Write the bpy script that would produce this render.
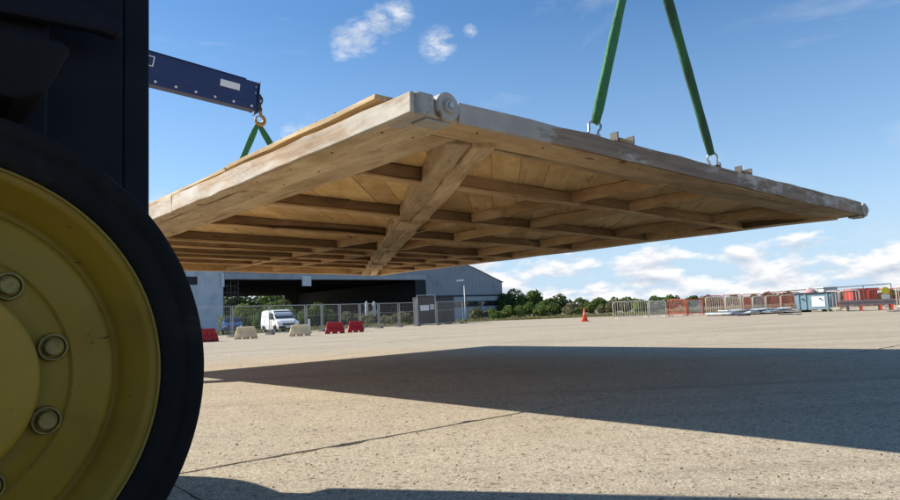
import bpy, bmesh, math, random
from mathutils import Vector, Matrix
rnd = random.Random(7)
for o in list(bpy.data.objects): bpy.data.objects.remove(o)
sc = bpy.context.scene
COL = sc.collection
R = math.radians

# ------------------------------------------------------------------ camera
H = 0.8                                   # camera height in metres
FPX, PITCH, ROLL = 668.88, 0.0968984, -0.0434434     # focal length in px of a 900 px wide frame
fw = Vector((0, math.cos(PITCH), math.sin(PITCH)))
rt0 = Vector((1, 0, 0)); up0 = rt0.cross(fw)
rt = rt0 * math.cos(ROLL) + up0 * math.sin(ROLL)
up = -rt0 * math.sin(ROLL) + up0 * math.cos(ROLL)
cd = bpy.data.cameras.new('camera'); cam = bpy.data.objects.new('camera', cd); COL.objects.link(cam)
cd.sensor_width = 36; cd.lens = FPX / 900 * 36; cd.clip_start = 0.05; cd.clip_end = 6000
M = Matrix((rt, up, -fw)).transposed().to_4x4(); M.translation = (0, 0, H)
cam.matrix_world = M
sc.camera = cam

# ------------------------------------------------------------------ sky, sun, exposure
SUN_EL, SHADOW_AZ = R(35.35), R(-14.15)
to_sun = Vector((-math.cos(SHADOW_AZ) * math.cos(SUN_EL), -math.sin(SHADOW_AZ) * math.cos(SUN_EL), math.sin(SUN_EL)))
world = bpy.data.worlds.new('World'); sc.world = world; world.use_nodes = True
SKY_STRENGTH = 0.095
sd = bpy.data.lights.new('sun', 'SUN'); sd.energy = 5.0; sd.angle = R(0.53); sd.color = (1, 0.945, 0.86)
so = bpy.data.objects.new('sun', sd); COL.objects.link(so)
so.rotation_euler = to_sun.to_track_quat('Z', 'Y').to_euler(); so.location = (-20, 5, 20)
sc.view_settings.view_transform = 'Standard'; sc.view_settings.look = 'None'
sc.view_settings.exposure = 0.58; sc.view_settings.gamma = 1

def build_sky():
    nt = world.node_tree; nt.nodes.clear(); N = nt.nodes.new; L = nt.links.new
    out = N('ShaderNodeOutputWorld'); bg = N('ShaderNodeBackground'); bg.inputs[1].default_value = SKY_STRENGTH
    sky = N('ShaderNodeTexSky'); sky.sky_type = 'NISHITA'; sky.sun_disc = False
    sky.sun_elevation = SUN_EL; sky.sun_rotation = math.atan2(to_sun.x, to_sun.y) % (2 * math.pi)
    sky.altitude = 20; sky.air_density = 1.0; sky.dust_density = 0.15; sky.ozone_density = 3.0
    tc = N('ShaderNodeTexCoord')
    sep = N('ShaderNodeSeparateXYZ'); L(tc.outputs['Generated'], sep.inputs[0])
    def math_(op, a, b=None, c=None, clamp=False):
        m = N('ShaderNodeMath'); m.operation = op; m.use_clamp = clamp
        for i, q in enumerate((a, b, c)):
            if q is None: continue
            if isinstance(q, (int, float)): m.inputs[i].default_value = q
            else: L(q, m.inputs[i])
        return m.outputs[0]
    def noise(scale, detail, rough, zs, off=(0, 0, 0), dist=0.0):
        mp = N('ShaderNodeMapping'); mp.inputs['Scale'].default_value = (1, 1, zs); mp.inputs['Location'].default_value = off
        L(tc.outputs['Generated'], mp.inputs[0])
        n = N('ShaderNodeTexNoise'); n.inputs['Scale'].default_value = scale; n.inputs['Detail'].default_value = detail
        n.inputs['Roughness'].default_value = rough; n.inputs['Distortion'].default_value = dist; L(mp.outputs[0], n.inputs[0]); return n.outputs['Fac']
    def ramp(v, pts):
        r = N('ShaderNodeValToRGB'); L(v, r.inputs[0]); e = r.color_ramp.elements
        e[0].position, e[0].color = pts[0][0], (pts[0][1],) * 3 + (1,); e[1].position, e[1].color = pts[1][0], (pts[1][1],) * 3 + (1,)
        for p, c in pts[2:]:
            k = e.new(p); k.color = (c, c, c, 1)
        return r.outputs[0]
    z = sep.outputs['Z']
    # low cumulus band all round the horizon: cover by elevation
    cover = ramp(z, [(0.0, 0.36), (0.035, 0.375), (0.07, 0.335), (0.10, 0.19), (0.14, 0.03), (0.26, 0.0)])
    n1 = noise(10.5, 9, 0.56, 2.7, CLOUD_OFF)
    n2 = noise(10.5, 9, 0.56, 2.7, (CLOUD_OFF[0], CLOUD_OFF[1], CLOUD_OFF[2] + 0.03))
    d1 = math_('ADD', n1, cover)
    m1 = ramp(d1, [(0.775, 0.0), (0.875, 1.0)])
    # thin high wisps
    n3 = noise(3.2, 9, 0.63, 3.2, (2.3, 0.4, 1.1), 0.6)
    m2 = math_('MULTIPLY', ramp(n3, [(0.56, 0.0), (0.80, 0.30)]), 1.0)
    # small scattered fair weather puffs higher up, each a soft ball broken up by noise
    n4 = noise(30, 10, 0.70, 2.2, (0.7, 3.1, 0.2), 0.35)
    puffs = None
    for (px, py, rad, amp) in PUFFS:
        dv = fw + rt * ((px - 450) / FPX) - up * ((py - 250) / FPX); dv.normalize()
        dp = N('ShaderNodeVectorMath'); dp.operation = 'DISTANCE'; L(tc.outputs['Generated'], dp.inputs[0]); dp.inputs[1].default_value = dv
        q = math_('SUBTRACT', 1.0, math_('DIVIDE', dp.outputs['Value'], rad), clamp=True)
        q = math_('MULTIPLY', q, amp)
        puffs = q if puffs is None else math_('MAXIMUM', puffs, q)
    m3 = ramp(math_('MULTIPLY', puffs, math_('ADD', math_('MULTIPLY', n4, 4.2), -1.35)), [(0.12, 0.0), (0.85, 0.72)])
    mask = math_('MAXIMUM', math_('MAXIMUM', m1, m2), m3)
    # cloud shading: tops bright, bellies grey
    lit = math_('ADD', math_('MULTIPLY', math_('SUBTRACT', n1, n2), 4.2), 0.60, clamp=True)
    cc = N('ShaderNodeMix'); cc.data_type = 'RGBA'; L(lit, cc.inputs[0])
    cc.inputs[6].default_value = (4.0, 4.5, 5.3, 1); cc.inputs[7].default_value = (7.4, 7.4, 7.4, 1)
    # a little pale air low down
    mx = N('ShaderNodeMix'); mx.data_type = 'RGBA'; L(mask, mx.inputs[0]); 
    hs = N('ShaderNodeHueSaturation'); hs.inputs['Saturation'].default_value = SKY_SAT; hs.inputs['Value'].default_value = SKY_VAL
    L(sky.outputs[0], hs.inputs['Color'])
    air = N('ShaderNodeMix'); air.data_type = 'RGBA'; L(ramp(z, [(0.0, 0.92), (0.10, 0.62), (0.22, 0.25), (0.42, 0.0)]), air.inputs[0])
    L(hs.outputs[0], air.inputs[6]); air.inputs[7].default_value = (3.7, 5.0, 6.7, 1); L(air.outputs[2], mx.inputs[6]); L(cc.outputs[2], mx.inputs[7])
    L(mx.outputs[2], bg.inputs[0]); L(bg.outputs[0], out.inputs[0])
CLOUD_OFF = (2.6, 1.3, 0.9); SKY_SAT = 1.18; SKY_VAL = 1.15
PUFFS = [(345, 41, 0.030, .8), (360, 37, 0.036, .95), (380, 24, 0.034, .9), (398, 14, 0.030, .9), (437, 44, 0.034, .98), (470, 31, 0.014, .8), (296, 138, 0.03, 1.0), (160, 208, .03, 1.1), (340, 52, .02, .6)]
build_sky()

# ------------------------------------------------------------------ helpers
def ray(x, y): return fw + rt * ((x - 450) / FPX) - up * ((y - 250) / FPX)
def gp(x, y, z=0.0):                       # photo pixel -> point on the ground
    d = ray(x, y); return Vector((0, 0, H)) + d * ((z - H) / d.z)
def at(x, y, Y):                           # photo pixel at a known distance Y ahead
    d = ray(x, y); return Vector((0, 0, H)) + d * (Y / d.y)
def gx(x, Y):                              # ground point in the direction of photo column x (taken at the horizon), Y metres ahead
    p = at(x, 315 - .0434 * (x - 450), Y); return Vector((p.x, Y, 0))

class MB:
    def __init__(s): s.v = []; s.f = []
    def add(s, vs, fs):
        b = len(s.v); s.v += [tuple(q) for q in vs]; s.f += [tuple(b + i for i in f) for f in fs]; return s
    def hexa(s, p): return s.add(p, [(0, 3, 2, 1), (4, 5, 6, 7), (0, 1, 5, 4), (1, 2, 6, 5), (2, 3, 7, 6), (3, 0, 4, 7)])
    def box(s, x0, x1, y0, y1, z0, z1):
        return s.hexa([(x0, y0, z0), (x1, y0, z0), (x1, y1, z0), (x0, y1, z0), (x0, y0, z1), (x1, y0, z1), (x1, y1, z1), (x0, y1, z1)])
    def prism(s, pts, w0, w1, f=lambda a, b, w: (a, b, w)):    # 2D outline extruded
        n = len(pts)
        vs = [f(a, b, w0) for a, b in pts] + [f(a, b, w1) for a, b in pts]
        return s.add(vs, [tuple(range(n))[::-1], tuple(range(n, 2 * n))] + [(i, (i + 1) % n, n + (i + 1) % n, n + i) for i in range(n)])
    def tube(s, pts, r, n=8, closed=False, flat=1.0):
        pts = [Vector(p) for p in pts]; m = len(pts); rs = r if isinstance(r, (list, tuple)) else [r] * m
        vs = []; ref = None
        for i, p in enumerate(pts):
            a = pts[i - 1] if (i or closed) else p; b = pts[(i + 1) % m] if (i < m - 1 or closed) else p
            t = (b - a).normalized()
            if ref is None: ref = Vector((0, 0, 1)) if abs(t.z) < .9 else Vector((1, 0, 0))
            e1 = ref - t * ref.dot(t)
            e1 = e1.normalized() if e1.length > 1e-6 else t.orthogonal().normalized()
            e2 = t.cross(e1); ref = e1
            for k in range(n):
                q = 2 * math.pi * k / n; vs.append(p + e1 * (math.cos(q) * rs[i]) + e2 * (math.sin(q) * rs[i] * flat))
        fs = []
        for i in range(m if closed else m - 1):
            j = (i + 1) % m
            for k in range(n): fs.append((i * n + k, i * n + (k + 1) % n, j * n + (k + 1) % n, j * n + k))
        if not closed: fs += [tuple(range(n))[::-1], tuple(range((m - 1) * n, m * n))]
        return s.add(vs, fs)
    def lathe(s, prof, n=32, f=lambda x, r, a: (x, r * math.cos(a), r * math.sin(a)), closed=False):   # prof: (axial, radius)
        vs = []; m = len(prof)
        for k in range(n):
            a = 2 * math.pi * k / n
            vs += [f(x, r, a) for x, r in prof]
        fs = []
        for k in range(n):
            k2 = (k + 1) % n
            for i in range(m if closed else m - 1): 
                j = (i + 1) % m; fs.append((k * m + i, k * m + j, k2 * m + j, k2 * m + i))
        if not closed: fs += [tuple(k * m for k in range(n)), tuple(k * m + m - 1 for k in range(n))[::-1]]
        return s.add(vs, fs)
    def mesh(s, name, smooth=False):
        me = bpy.data.meshes.new(name); me.from_pydata(s.v, [], s.f)
        bm = bmesh.new(); bm.from_mesh(me); bmesh.ops.recalc_face_normals(bm, faces=bm.faces); bm.to_mesh(me); bm.free()
        if smooth: me.polygons.foreach_set('use_smooth', [True] * len(me.polygons))
        return me
    def build(s, name, m, parent=None, smooth=False, bevel=0, loc=None, raw=False):
        if raw:
            me = bpy.data.meshes.new(name); me.from_pydata(s.v, [], s.f)
        else: me = s.mesh(name, smooth)
        return link(name, me, m, parent, bevel, loc, smooth)
def link(name, me, m, parent=None, bevel=0, loc=None, smooth=False):
    if m is not None and not me.materials: me.materials.append(m)
    o = bpy.data.objects.new(name, me); COL.objects.link(o)
    if parent is not None: o.parent = parent
    if loc is not None: o.location = loc
    if bevel:
        b = o.modifiers.new('bevel', 'BEVEL'); b.width = bevel; b.segments = 2; b.limit_method = 'ANGLE'; b.angle_limit = R(40)
    return o
def empty(name, loc=(0, 0, 0), rz=0):
    o = bpy.data.objects.new(name, None); COL.objects.link(o); o.location = loc; o.rotation_euler = (0, 0, rz); o.empty_display_size = .2; return o
def tag(o, label, cat, group=None):
    o['label'] = label; o['category'] = cat
    if group: o['group'] = group
    return o
def kind(o, k): o['kind'] = k; return o
def dup(root, loc, rz, label, group=None):
    r = root.copy(); COL.objects.link(r); r.location = loc; r.rotation_euler = (0, 0, rz); r['label'] = label
    if group: r['group'] = group
    for ch in root.children:
        c = ch.copy(); COL.objects.link(c); c.parent = r
        for g in ch.children:
            d = g.copy(); COL.objects.link(d); d.parent = c
    return r

# ------------------------------------------------------------------ materials
def mat(name, c1, c2=None, scale=4.0, rough=0.7, bump=0.0, bscale=60.0, metal=0.0, spec=0.5, detail=5, stretch=(1, 1, 1), rotz=0.0,
        rand=0.0, dirt=None, dirt_lo=0.55, dirt_hi=0.7, dirt_scale=3.0, coat=0.0, transl=0.0, coord='Object', rrand=0.0, scuff=None):
    m = bpy.data.materials.new(name); m.use_nodes = True; nt = m.node_tree; N = nt.nodes.new; L = nt.links.new
    p = nt.nodes['Principled BSDF']
    p.inputs['Roughness'].default_value = rough; p.inputs['Metallic'].default_value = metal; p.inputs['Specular IOR Level'].default_value = spec
    if coat: p.inputs['Coat Weight'].default_value = coat
    tc = N('ShaderNodeTexCoord'); mp = N('ShaderNodeMapping'); mp.inputs['Scale'].default_value = stretch; mp.inputs['Rotation'].default_value = (0, 0, rotz)
    oi = N('ShaderNodeObjectInfo')
    L(tc.outputs[coord], mp.inputs[0])
    vec = mp.outputs[0]
    if rand:                                     # every piece gets its own stretch of grain
        ad = N('ShaderNodeVectorMath'); ad.operation = 'MULTIPLY_ADD'; L(oi.outputs['Random'], ad.inputs[0]); ad.inputs[1].default_value = (37, 53, 11); L(vec, ad.inputs[2]); vec = ad.outputs[0]
    def noise(s, d=detail, r=.6):
        n = N('ShaderNodeTexNoise'); n.inputs['Scale'].default_value = s; n.inputs['Detail'].default_value = d; n.inputs['Roughness'].default_value = r; L(vec, n.inputs[0]); return n.outputs['Fac']
    def mix(f, a, b, typ='MIX'):
        x = N('ShaderNodeMix'); x.data_type = 'RGBA'; x.blend_type = typ
        if isinstance(f, float): x.inputs[0].default_value = f
        else: L(f, x.inputs[0])
        for i, q in ((6, a), (7, b)):
            if isinstance(q, tuple): x.inputs[i].default_value = q + (1,) if len(q) == 3 else q
            else: L(q, x.inputs[i])
        return x.outputs[2]
    def cr(v, a, b):
        r = N('ShaderNodeMapRange'); L(v, r.inputs[0]); r.inputs[1].default_value = a; r.inputs[2].default_value = b; return r.outputs[0]
    col = c1
    if c2: col = mix(cr(noise(scale), .3, .7), c1, c2)
    if dirt: col = mix(cr(noise(dirt_scale, 8, .68), dirt_lo, dirt_hi), col, dirt)
    if scuff:                                    # short dark scrapes
        mq = N('ShaderNodeMapping'); mq.inputs['Rotation'].default_value = (.2, .9, 0); mq.inputs['Scale'].default_value = (3.2, 1, 15); L(tc.outputs['Object'], mq.inputs[0])
        nq = N('ShaderNodeTexNoise'); nq.inputs['Scale'].default_value = 3.4; nq.inputs['Detail'].default_value = 3; L(mq.outputs[0], nq.inputs[0])
        col = mix(cr(nq.outputs['Fac'], .715, .73), col, scuff)
        col = mix(cr(noise(70, 2, .5), .74, .76), col, scuff)
    if rand:
        hv = N('ShaderNodeHueSaturation'); 
        if isinstance(col, tuple): hv.inputs['Color'].default_value = col + (1,)
        else: L(col, hv.inputs['Color'])
        v = N('ShaderNodeMapRange'); L(oi.outputs['Random'], v.inputs[0]); v.inputs[3].default_value = 1 - rand; v.inputs[4].default_value = 1 + rand
        L(v.outputs[0], hv.inputs['Value']); col = hv.outputs[0]
    if isinstance(col, tuple): p.inputs['Base Color'].default_value = col + (1,)
    else: L(col, p.inputs['Base Color'])
    if rrand:
        rr = N('ShaderNodeMapRange'); L(noise(scale * 2.3), rr.inputs[0]); rr.inputs[1].default_value = .3; rr.inputs[2].default_value = .7
        rr.inputs[3].default_value = rough - rrand; rr.inputs[4].default_value = rough + rrand; L(rr.outputs[0], p.inputs['Roughness'])
    if bump:
        b = N('ShaderNodeBump'); b.inputs['Strength'].default_value = bump; b.inputs['Distance'].default_value = .02; L(noise(bscale), b.inputs['Height']); L(b.outputs[0], p.inputs['Normal'])
    if transl:
        tr = N('ShaderNodeBsdfTranslucent'); ms = N('ShaderNodeMixShader'); ms.inputs[0].default_value = transl
        if isinstance(col, tuple): tr.inputs[0].default_value = col + (1,)
        else: L(col, tr.inputs[0])
        L(p.outputs[0], ms.inputs[1]); L(tr.outputs[0], ms.inputs[2]); L(ms.outputs[0], nt.nodes['Material Output'].inputs[0])
    return m

def concrete_mat():
    m = bpy.data.materials.new('apron_concrete'); m.use_nodes = True; nt = m.node_tree; N = nt.nodes.new; L = nt.links.new
    p = nt.nodes['Principled BSDF']; p.inputs['Roughness'].default_value = .93; p.inputs['Specular IOR Level'].default_value = .2
    geo = N('ShaderNodeNewGeometry')
    def noise(s, d=6, r=.6):
        n = N('ShaderNodeTexNoise'); n.inputs['Scale'].default_value = s; n.inputs['Detail'].default_value = d; n.inputs['Roughness'].default_value = r; L(geo.outputs['Position'], n.inputs[0]); return n.outputs['Fac']
    def cr(v, a, b, lo=0., hi=1.):
        r = N('ShaderNodeMapRange'); L(v, r.inputs[0]); r.inputs[1].default_value = a; r.inputs[2].default_value = b; r.inputs[3].default_value = lo; r.inputs[4].default_value = hi; return r.outputs[0]
    def mix(f, a, b, typ='MIX'):
        x = N('ShaderNodeMix'); x.data_type = 'RGBA'; x.blend_type = typ
        if isinstance(f, float): x.inputs[0].default_value = f
        else: L(f, x.inputs[0])
        for i, q in ((6, a), (7, b)):
            if isinstance(q, tuple): x.inputs[i].default_value = q + (1,)
            else: L(q, x.inputs[i])
        return x.outputs[2]
    vo = N('ShaderNodeTexVoronoi'); vo.inputs['Scale'].default_value = 120; vo.inputs['Randomness'].default_value = 1; L(geo.outputs['Position'], vo.inputs[0])
    vs = N('ShaderNodeSeparateColor'); L(vo.outputs['Color'], vs.inputs[0])
    v2 = N('ShaderNodeTexVoronoi'); v2.inputs['Scale'].default_value = 41; L(geo.outputs['Position'], v2.inputs[0])
    w2 = N('ShaderNodeSeparateColor'); L(v2.outputs['Color'], w2.inputs[0])
    base = mix(cr(noise(.35, 5), .3, .7), (.395, .32, .212), (.485, .402, .276))
    base = mix(cr(noise(2.2, 7, .7), .35, .75), base, (.345, .285, .2))
    col = mix(cr(vs.outputs[0], .0, .38, .72, 0.), base, (.15, .12, .085))        # dark stones
    col = mix(cr(vs.outputs[1], .62, 1., 0., .75), col, (.70, .63, .50))           # pale stones
    col = mix(cr(w2.outputs[0], .0, .10, .7, 0.), col, (.10, .075, .05))
    col = mix(cr(noise(1.1, 9, .74), .58, .76, 0, .45), col, (.225, .18, .125))    # old stains
    col = mix(cr(noise(.16, 6, .7), .50, .70, 0, .45), col, (.27, .22, .15))
    tm = N('ShaderNodeMapping'); tm.inputs['Rotation'].default_value = (0, 0, -.35); tm.inputs['Scale'].default_value = (.035, 1.15, 1); L(geo.outputs['Position'], tm.inputs[0])
    tn = N('ShaderNodeTexNoise'); tn.inputs['Scale'].default_value = 1.0; tn.inputs['Detail'].default_value = 5; tn.inputs['Roughness'].default_value = .65; L(tm.outputs[0], tn.inputs[0])
    col = mix(cr(tn.outputs['Fac'], .54, .70, 0, .38), col, (.16, .135, .105))    # rubber and wheel tracks
    L(col, p.inputs['Base Color'])
    b = N('ShaderNodeBump'); b.inputs['Strength'].default_value = .5; b.inputs['Distance'].default_value = .006; L(noise(60, 5, .7), b.inputs['Height']); L(b.outputs[0], p.inputs['Normal'])
    return m

def wood_mat(name, ang, c1, c2, c3, rough=.85, rand=.25):
    """weathered timber: grain runs along direction ang of the panel's own plane"""
    m = bpy.data.materials.new(name); m.use_nodes = True; nt = m.node_tree; N = nt.nodes.new; L = nt.links.new
    p = nt.nodes['Principled BSDF']; p.inputs['Roughness'].default_value = rough; p.inputs['Specular IOR Level'].default_value = .25
    tc = N('ShaderNodeTexCoord'); oi = N('ShaderNodeObjectInfo')
    mp = N('ShaderNodeMapping'); mp.vector_type = 'POINT'; mp.inputs['Rotation'].default_value = (0, 0, -ang); L(tc.outputs['Object'], mp.inputs[0])
    ad = N('ShaderNodeVectorMath'); ad.operation = 'MULTIPLY_ADD'; L(oi.outputs['Random'], ad.inputs[0]); ad.inputs[1].default_value = (23, 31, 17); L(mp.outputs[0], ad.inputs[2])
    def noise(scale, st, d=6, r=.62):
        q = N('ShaderNodeVectorMath'); q.operation = 'MULTIPLY'; L(ad.outputs[0], q.inputs[0]); q.inputs[1].default_value = st
        n = N('ShaderNodeTexNoise'); n.inputs['Scale'].default_value = scale; n.inputs['Detail'].default_value = d; n.inputs['Roughness'].default_value = r; L(q.outputs[0], n.inputs[0]); return n.outputs['Fac']
    def cr(v, a, b, lo=0., hi=1.):
        r = N('ShaderNodeMapRange'); L(v, r.inputs[0]); r.inputs[1].default_value = a; r.inputs[2].default_value = b; r.inputs[3].default_value = lo; r.inputs[4].default_value = hi; return r.outputs[0]
    def mix(f, a, b):
        x = N('ShaderNodeMix'); x.data_type = 'RGBA'; L(f, x.inputs[0])
        for i, q in ((6, a), (7, b)):
            if isinstance(q, tuple): x.inputs[i].default_value = q + (1,)
            else: L(q, x.inputs[i])
        return x.outputs[2]
    grain = noise(34, (.045, 1, 1), 9, .7)
    col = mix(cr(grain, .35, .68), c1, c2)
    col = mix(cr(noise(1.8, (.4, 1, 1), 9, .74), .42, .62, 0, .95), col, c3)
    col = mix(cr(noise(2.6, (.25, 1, 1), 7, .7), .56, .74, 0, .55), col, (.62, .50, .34))
    col = mix(cr(noise(4, (.3, 1, 1), 9, .74), .58, .70, 0, .75), col, (.075, .05, .03))
    crack = noise(7, (.03, 1, 1), 4, .5)                                    # drying splits along the grain
    col = mix(cr(crack, .655, .675, 0, .85), col, (.03, .02, .012))
    q = N('ShaderNodeVectorMath'); q.operation = 'MULTIPLY'; L(ad.outputs[0], q.inputs[0]); q.inputs[1].default_value = (.45, 1, 1)
    kn = N('ShaderNodeTexVoronoi'); kn.inputs['Scale'].default_value = 2.6; L(q.outputs[0], kn.inputs[0])
    col = mix(cr(kn.outputs['Distance'], .035, .075, .85, 0.), col, (.075, .04, .018))   # knots
    hv = N('ShaderNodeHueSaturation'); L(col, hv.inputs['Color']); L(cr(oi.outputs['Random'], 0, 1, 1.18 * (1 - rand), 1.18 * (1 + rand)), hv.inputs['Value'])
    L(hv.outputs[0], p.inputs['Base Color'])
    b = N('ShaderNodeBump'); b.inputs['Strength'].default_value = .5; b.inputs['Distance'].default_value = .006; L(grain, b.inputs['Height']); L(b.outputs[0], p.inputs['Normal'])
    return m

def paint_mat(name, ang, paint, paint2, bare, bare2, lo, hi, grad=None):
    """flaking paint over bare timber; grad=(axis, v0, v1) the paint only survives between"""
    m = bpy.data.materials.new(name); m.use_nodes = True; nt = m.node_tree; N = nt.nodes.new; L = nt.links.new
    p = nt.nodes['Principled BSDF']; p.inputs['Roughness'].default_value = .75; p.inputs['Specular IOR Level'].default_value = .3
    tc = N('ShaderNodeTexCoord')
    mp = N('ShaderNodeMapping'); mp.inputs['Rotation'].default_value = (0, 0, -ang); L(tc.outputs['Object'], mp.inputs[0])
    def noise(scale, st, d=7, r=.65):
        q = N('ShaderNodeVectorMath'); q.operation = 'MULTIPLY'; L(mp.outputs[0], q.inputs[0]); q.inputs[1].default_value = st
        n = N('ShaderNodeTexNoise'); n.inputs['Scale'].default_value = scale; n.inputs['Detail'].default_value = d; n.inputs['Roughness'].default_value = r; L(q.outputs[0], n.inputs[0]); return n.outputs['Fac']
    def cr(v, a, b, lo=0., hi=1.):
        r = N('ShaderNodeMapRange'); L(v, r.inputs[0]); r.inputs[1].default_value = a; r.inputs[2].default_value = b; r.inputs[3].default_value = lo; r.inputs[4].default_value = hi; return r.outputs[0]
    def mix(f, a, b):
        x = N('ShaderNodeMix'); x.data_type = 'RGBA'; L(f, x.inputs[0])
        for i, q in ((6, a), (7, b)):
            if isinstance(q, tuple): x.inputs[i].default_value = q + (1,)
            else: L(q, x.inputs[i])
        return x.outputs[2]
    w = mix(cr(noise(20, (.06, 1, 1)), .35, .65), bare, bare2)
    pa = mix(cr(noise(3.5, (.5, 1, 1)), .35, .65), paint, paint2)
    f = noise(2.4, (.45, 1.6, 1.6), 9, .7)
    if grad:
        sp = N('ShaderNodeSeparateXYZ'); L(tc.outputs['Object'], sp.inputs[0])
        g = cr(sp.outputs[grad[0]], grad[1], grad[2], grad[3], grad[4]); s = N('ShaderNodeMath'); s.operation = 'ADD'; L(f, s.inputs[0]); L(g, s.inputs[1]); f = s.outputs[0]
    L(mix(cr(f, lo, hi), pa, w), p.inputs['Base Color'])
    b = N('ShaderNodeBump'); b.inputs['Strength'].default_value = .5; b.inputs['Distance'].default_value = .006; L(noise(14, (.2, 1, 1)), b.inputs['Height']); L(b.outputs[0], p.inputs['Normal'])
    return m

D = {}
D['concrete'] = concrete_mat()
D['joint'] = mat('joint_fill', (.07, .06, .045), (.13, .11, .08), 9, .95, .4, 40)
D['grass_soil'] = mat('grass_soil', (.13, .13, .055), (.22, .19, .10), .9, .95, .5, 20, dirt=(.07, .085, .03), dirt_scale=.5)
WA, WB, WC = (.40, .27, .14), (.56, .40, .225), (.28, .175, .085)
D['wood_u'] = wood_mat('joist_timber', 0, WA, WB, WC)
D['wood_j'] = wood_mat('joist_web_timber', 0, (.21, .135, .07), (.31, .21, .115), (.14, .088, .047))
D['wood_v'] = wood_mat('stringer_timber', R(90), WA, WB, WC)
D['wood_d'] = wood_mat('brace_timber', R(58.8), (.44, .325, .19), (.60, .46, .285), (.30, .20, .105))
D['wood_b'] = wood_mat('deck_timber', R(45), (.60, .40, .175), (.72, .53, .27), (.46, .275, .105), rand=.14)
D['wood_top'] = wood_mat('top_plank_timber', R(90), (.40, .28, .14), (.55, .42, .24), (.25, .17, .09))
D['wood_grey'] = wood_mat('edge_timber', R(90), (.39, .30, .19), (.54, .435, .29), (.27, .185, .10))
D['wood_greyu'] = wood_mat('edge_timber_across', 0, (.34, .235, .13), (.46, .34, .19), (.23, .15, .075))
D['paint_v'] = paint_mat('flaking_white_paint', R(90), (.60, .55, .465), (.43, .385, .31), (.28, .18, .10), (.50, .37, .24), .44, .58)
D['paint_u'] = paint_mat('worn_grey_paint', 0, (.50, .455, .41), (.36, .325, .29), (.17, .125, .09), (.31, .23, .16), .56, .64, (0, .6, 1.7, -.08, .17))
D['paint_w'] = mat('hinge_paint', (.46, .43, .385), (.36, .33, .29), 9, .7, .3, 30, dirt=(.16, .12, .08), dirt_scale=9, dirt_lo=.58, dirt_hi=.68)
D['steel'] = mat('galvanised_steel', (.46, .46, .45), (.33, .33, .33), 14, .42, .1, 50, metal=.9)
D['dark_steel'] = mat('dark_steel', (.075, .07, .065), (.13, .11, .09), 12, .6, .2, 40, metal=.5)
D['rust'] = mat('rusty_steel', (.16, .07, .03), (.09, .06, .045), 12, .8, .3, 40, metal=.2)
D['green'] = mat('green_sling', (.022, .13, .04), (.05, .23, .075), 6, .72, .5, 90, stretch=(1, 1, .2), dirt=(.02, .055, .025), dirt_scale=5, dirt_lo=.5, dirt_hi=.75)
D['green_dark'] = mat('dark_green_sling', (.018, .075, .032), (.035, .15, .055), 6, .75, .5, 90, stretch=(1, 1, .2), dirt=(.012, .032, .018), dirt_scale=5, dirt_lo=.45, dirt_hi=.7)
D['navy'] = mat('navy_truck_paint', (.006, .0075, .013), (.009, .0105, .016), 2.0, .6, .05, 30, spec=.14, dirt=(.018, .0175, .02), dirt_scale=2.5, dirt_lo=.55, dirt_hi=.8, rrand=.1)
D['black'] = mat('black_truck_paint', (.006, .0062, .007), (.010, .010, .011), 3, .7, .1, 30, spec=.14)
D['rubber'] = mat('tyre_rubber', (.010, .010, .010), (.016, .015, .014), 4, .9, .3, 60, spec=.12, dirt=(.032, .029, .024), dirt_scale=5, dirt_lo=.56, dirt_hi=.80)
D['yellow'] = mat('yellow_wheel_paint', (.275, .168, .002), (.24, .142, .002), 3, .65, .08, 25, dirt=(.13, .075, .004), dirt_scale=2.2, dirt_lo=.5, dirt_hi=.85, rrand=.1, scuff=(.025, .016, .008))
D['yellow_chip'] = mat('chipped_rim_paint', (.24, .16, .012), (.19, .12, .012), 4, .55, .15, 40, dirt=(.05, .03, .015), dirt_scale=22, dirt_lo=.60, dirt_hi=.66)
D['yellow_hub'] = mat('yellow_hub_paint', (.36, .215, .008), (.32, .185, .006), 2, .6, .06, 25, dirt=(.25, .15, .01), dirt_scale=2.2, dirt_lo=.5, dirt_hi=.8, scuff=(.03, .02, .01))
D['nut'] = mat('nut_paint', (.30, .21, .03), (.20, .14, .03), 40, .45, .1, 60, dirt=(.06, .045, .02), dirt_scale=60, dirt_lo=.5, dirt_hi=.7)
D['blue'] = mat('blue_jib_paint', (.013, .023, .100), (.018, .032, .12), 2, .42, .05, 30, dirt=(.03, .035, .06), dirt_scale=3, dirt_lo=.55, dirt_hi=.8)
D['white'] = mat('white_paint', (.74, .74, .72), (.66, .66, .64), 3, .45, .03, 30)
D['hook'] = mat('hook_bronze_paint', (.50, .28, .07), (.36, .19, .05), 12, .5, .1, 40, metal=.4)
D['glass'] = mat('dark_glass', (.02, .025, .03), None, rough=.06, spec=.8)
D['chrome'] = mat('lamp_lens', (.65, .67, .70), None, rough=.15, metal=.3)
D['plastic_white'] = mat('cream_plastic', (.80, .69, .46), (.72, .60, .38), 3, .6, .1, 20, dirt=(.42, .32, .18), dirt_scale=4, dirt_lo=.55, dirt_hi=.75, transl=.3)
D['plastic_red'] = mat('red_plastic', (.52, .02, .025), (.42, .018, .02), 3, .5, .1, 20, dirt=(.28, .03, .03), dirt_scale=4, dirt_lo=.55, dirt_hi=.75, transl=.25)
D['orange'] = mat('orange_cone', (.72, .085, .02), (.62, .07, .02), 5, .55)
D['clad_pale'] = mat('pale_cladding', (.64, .655, .67), (.58, .595, .61), .5, .6, .05, 10, dirt=(.36, .37, .38), dirt_scale=.5, dirt_lo=.5, dirt_hi=.75)
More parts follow.
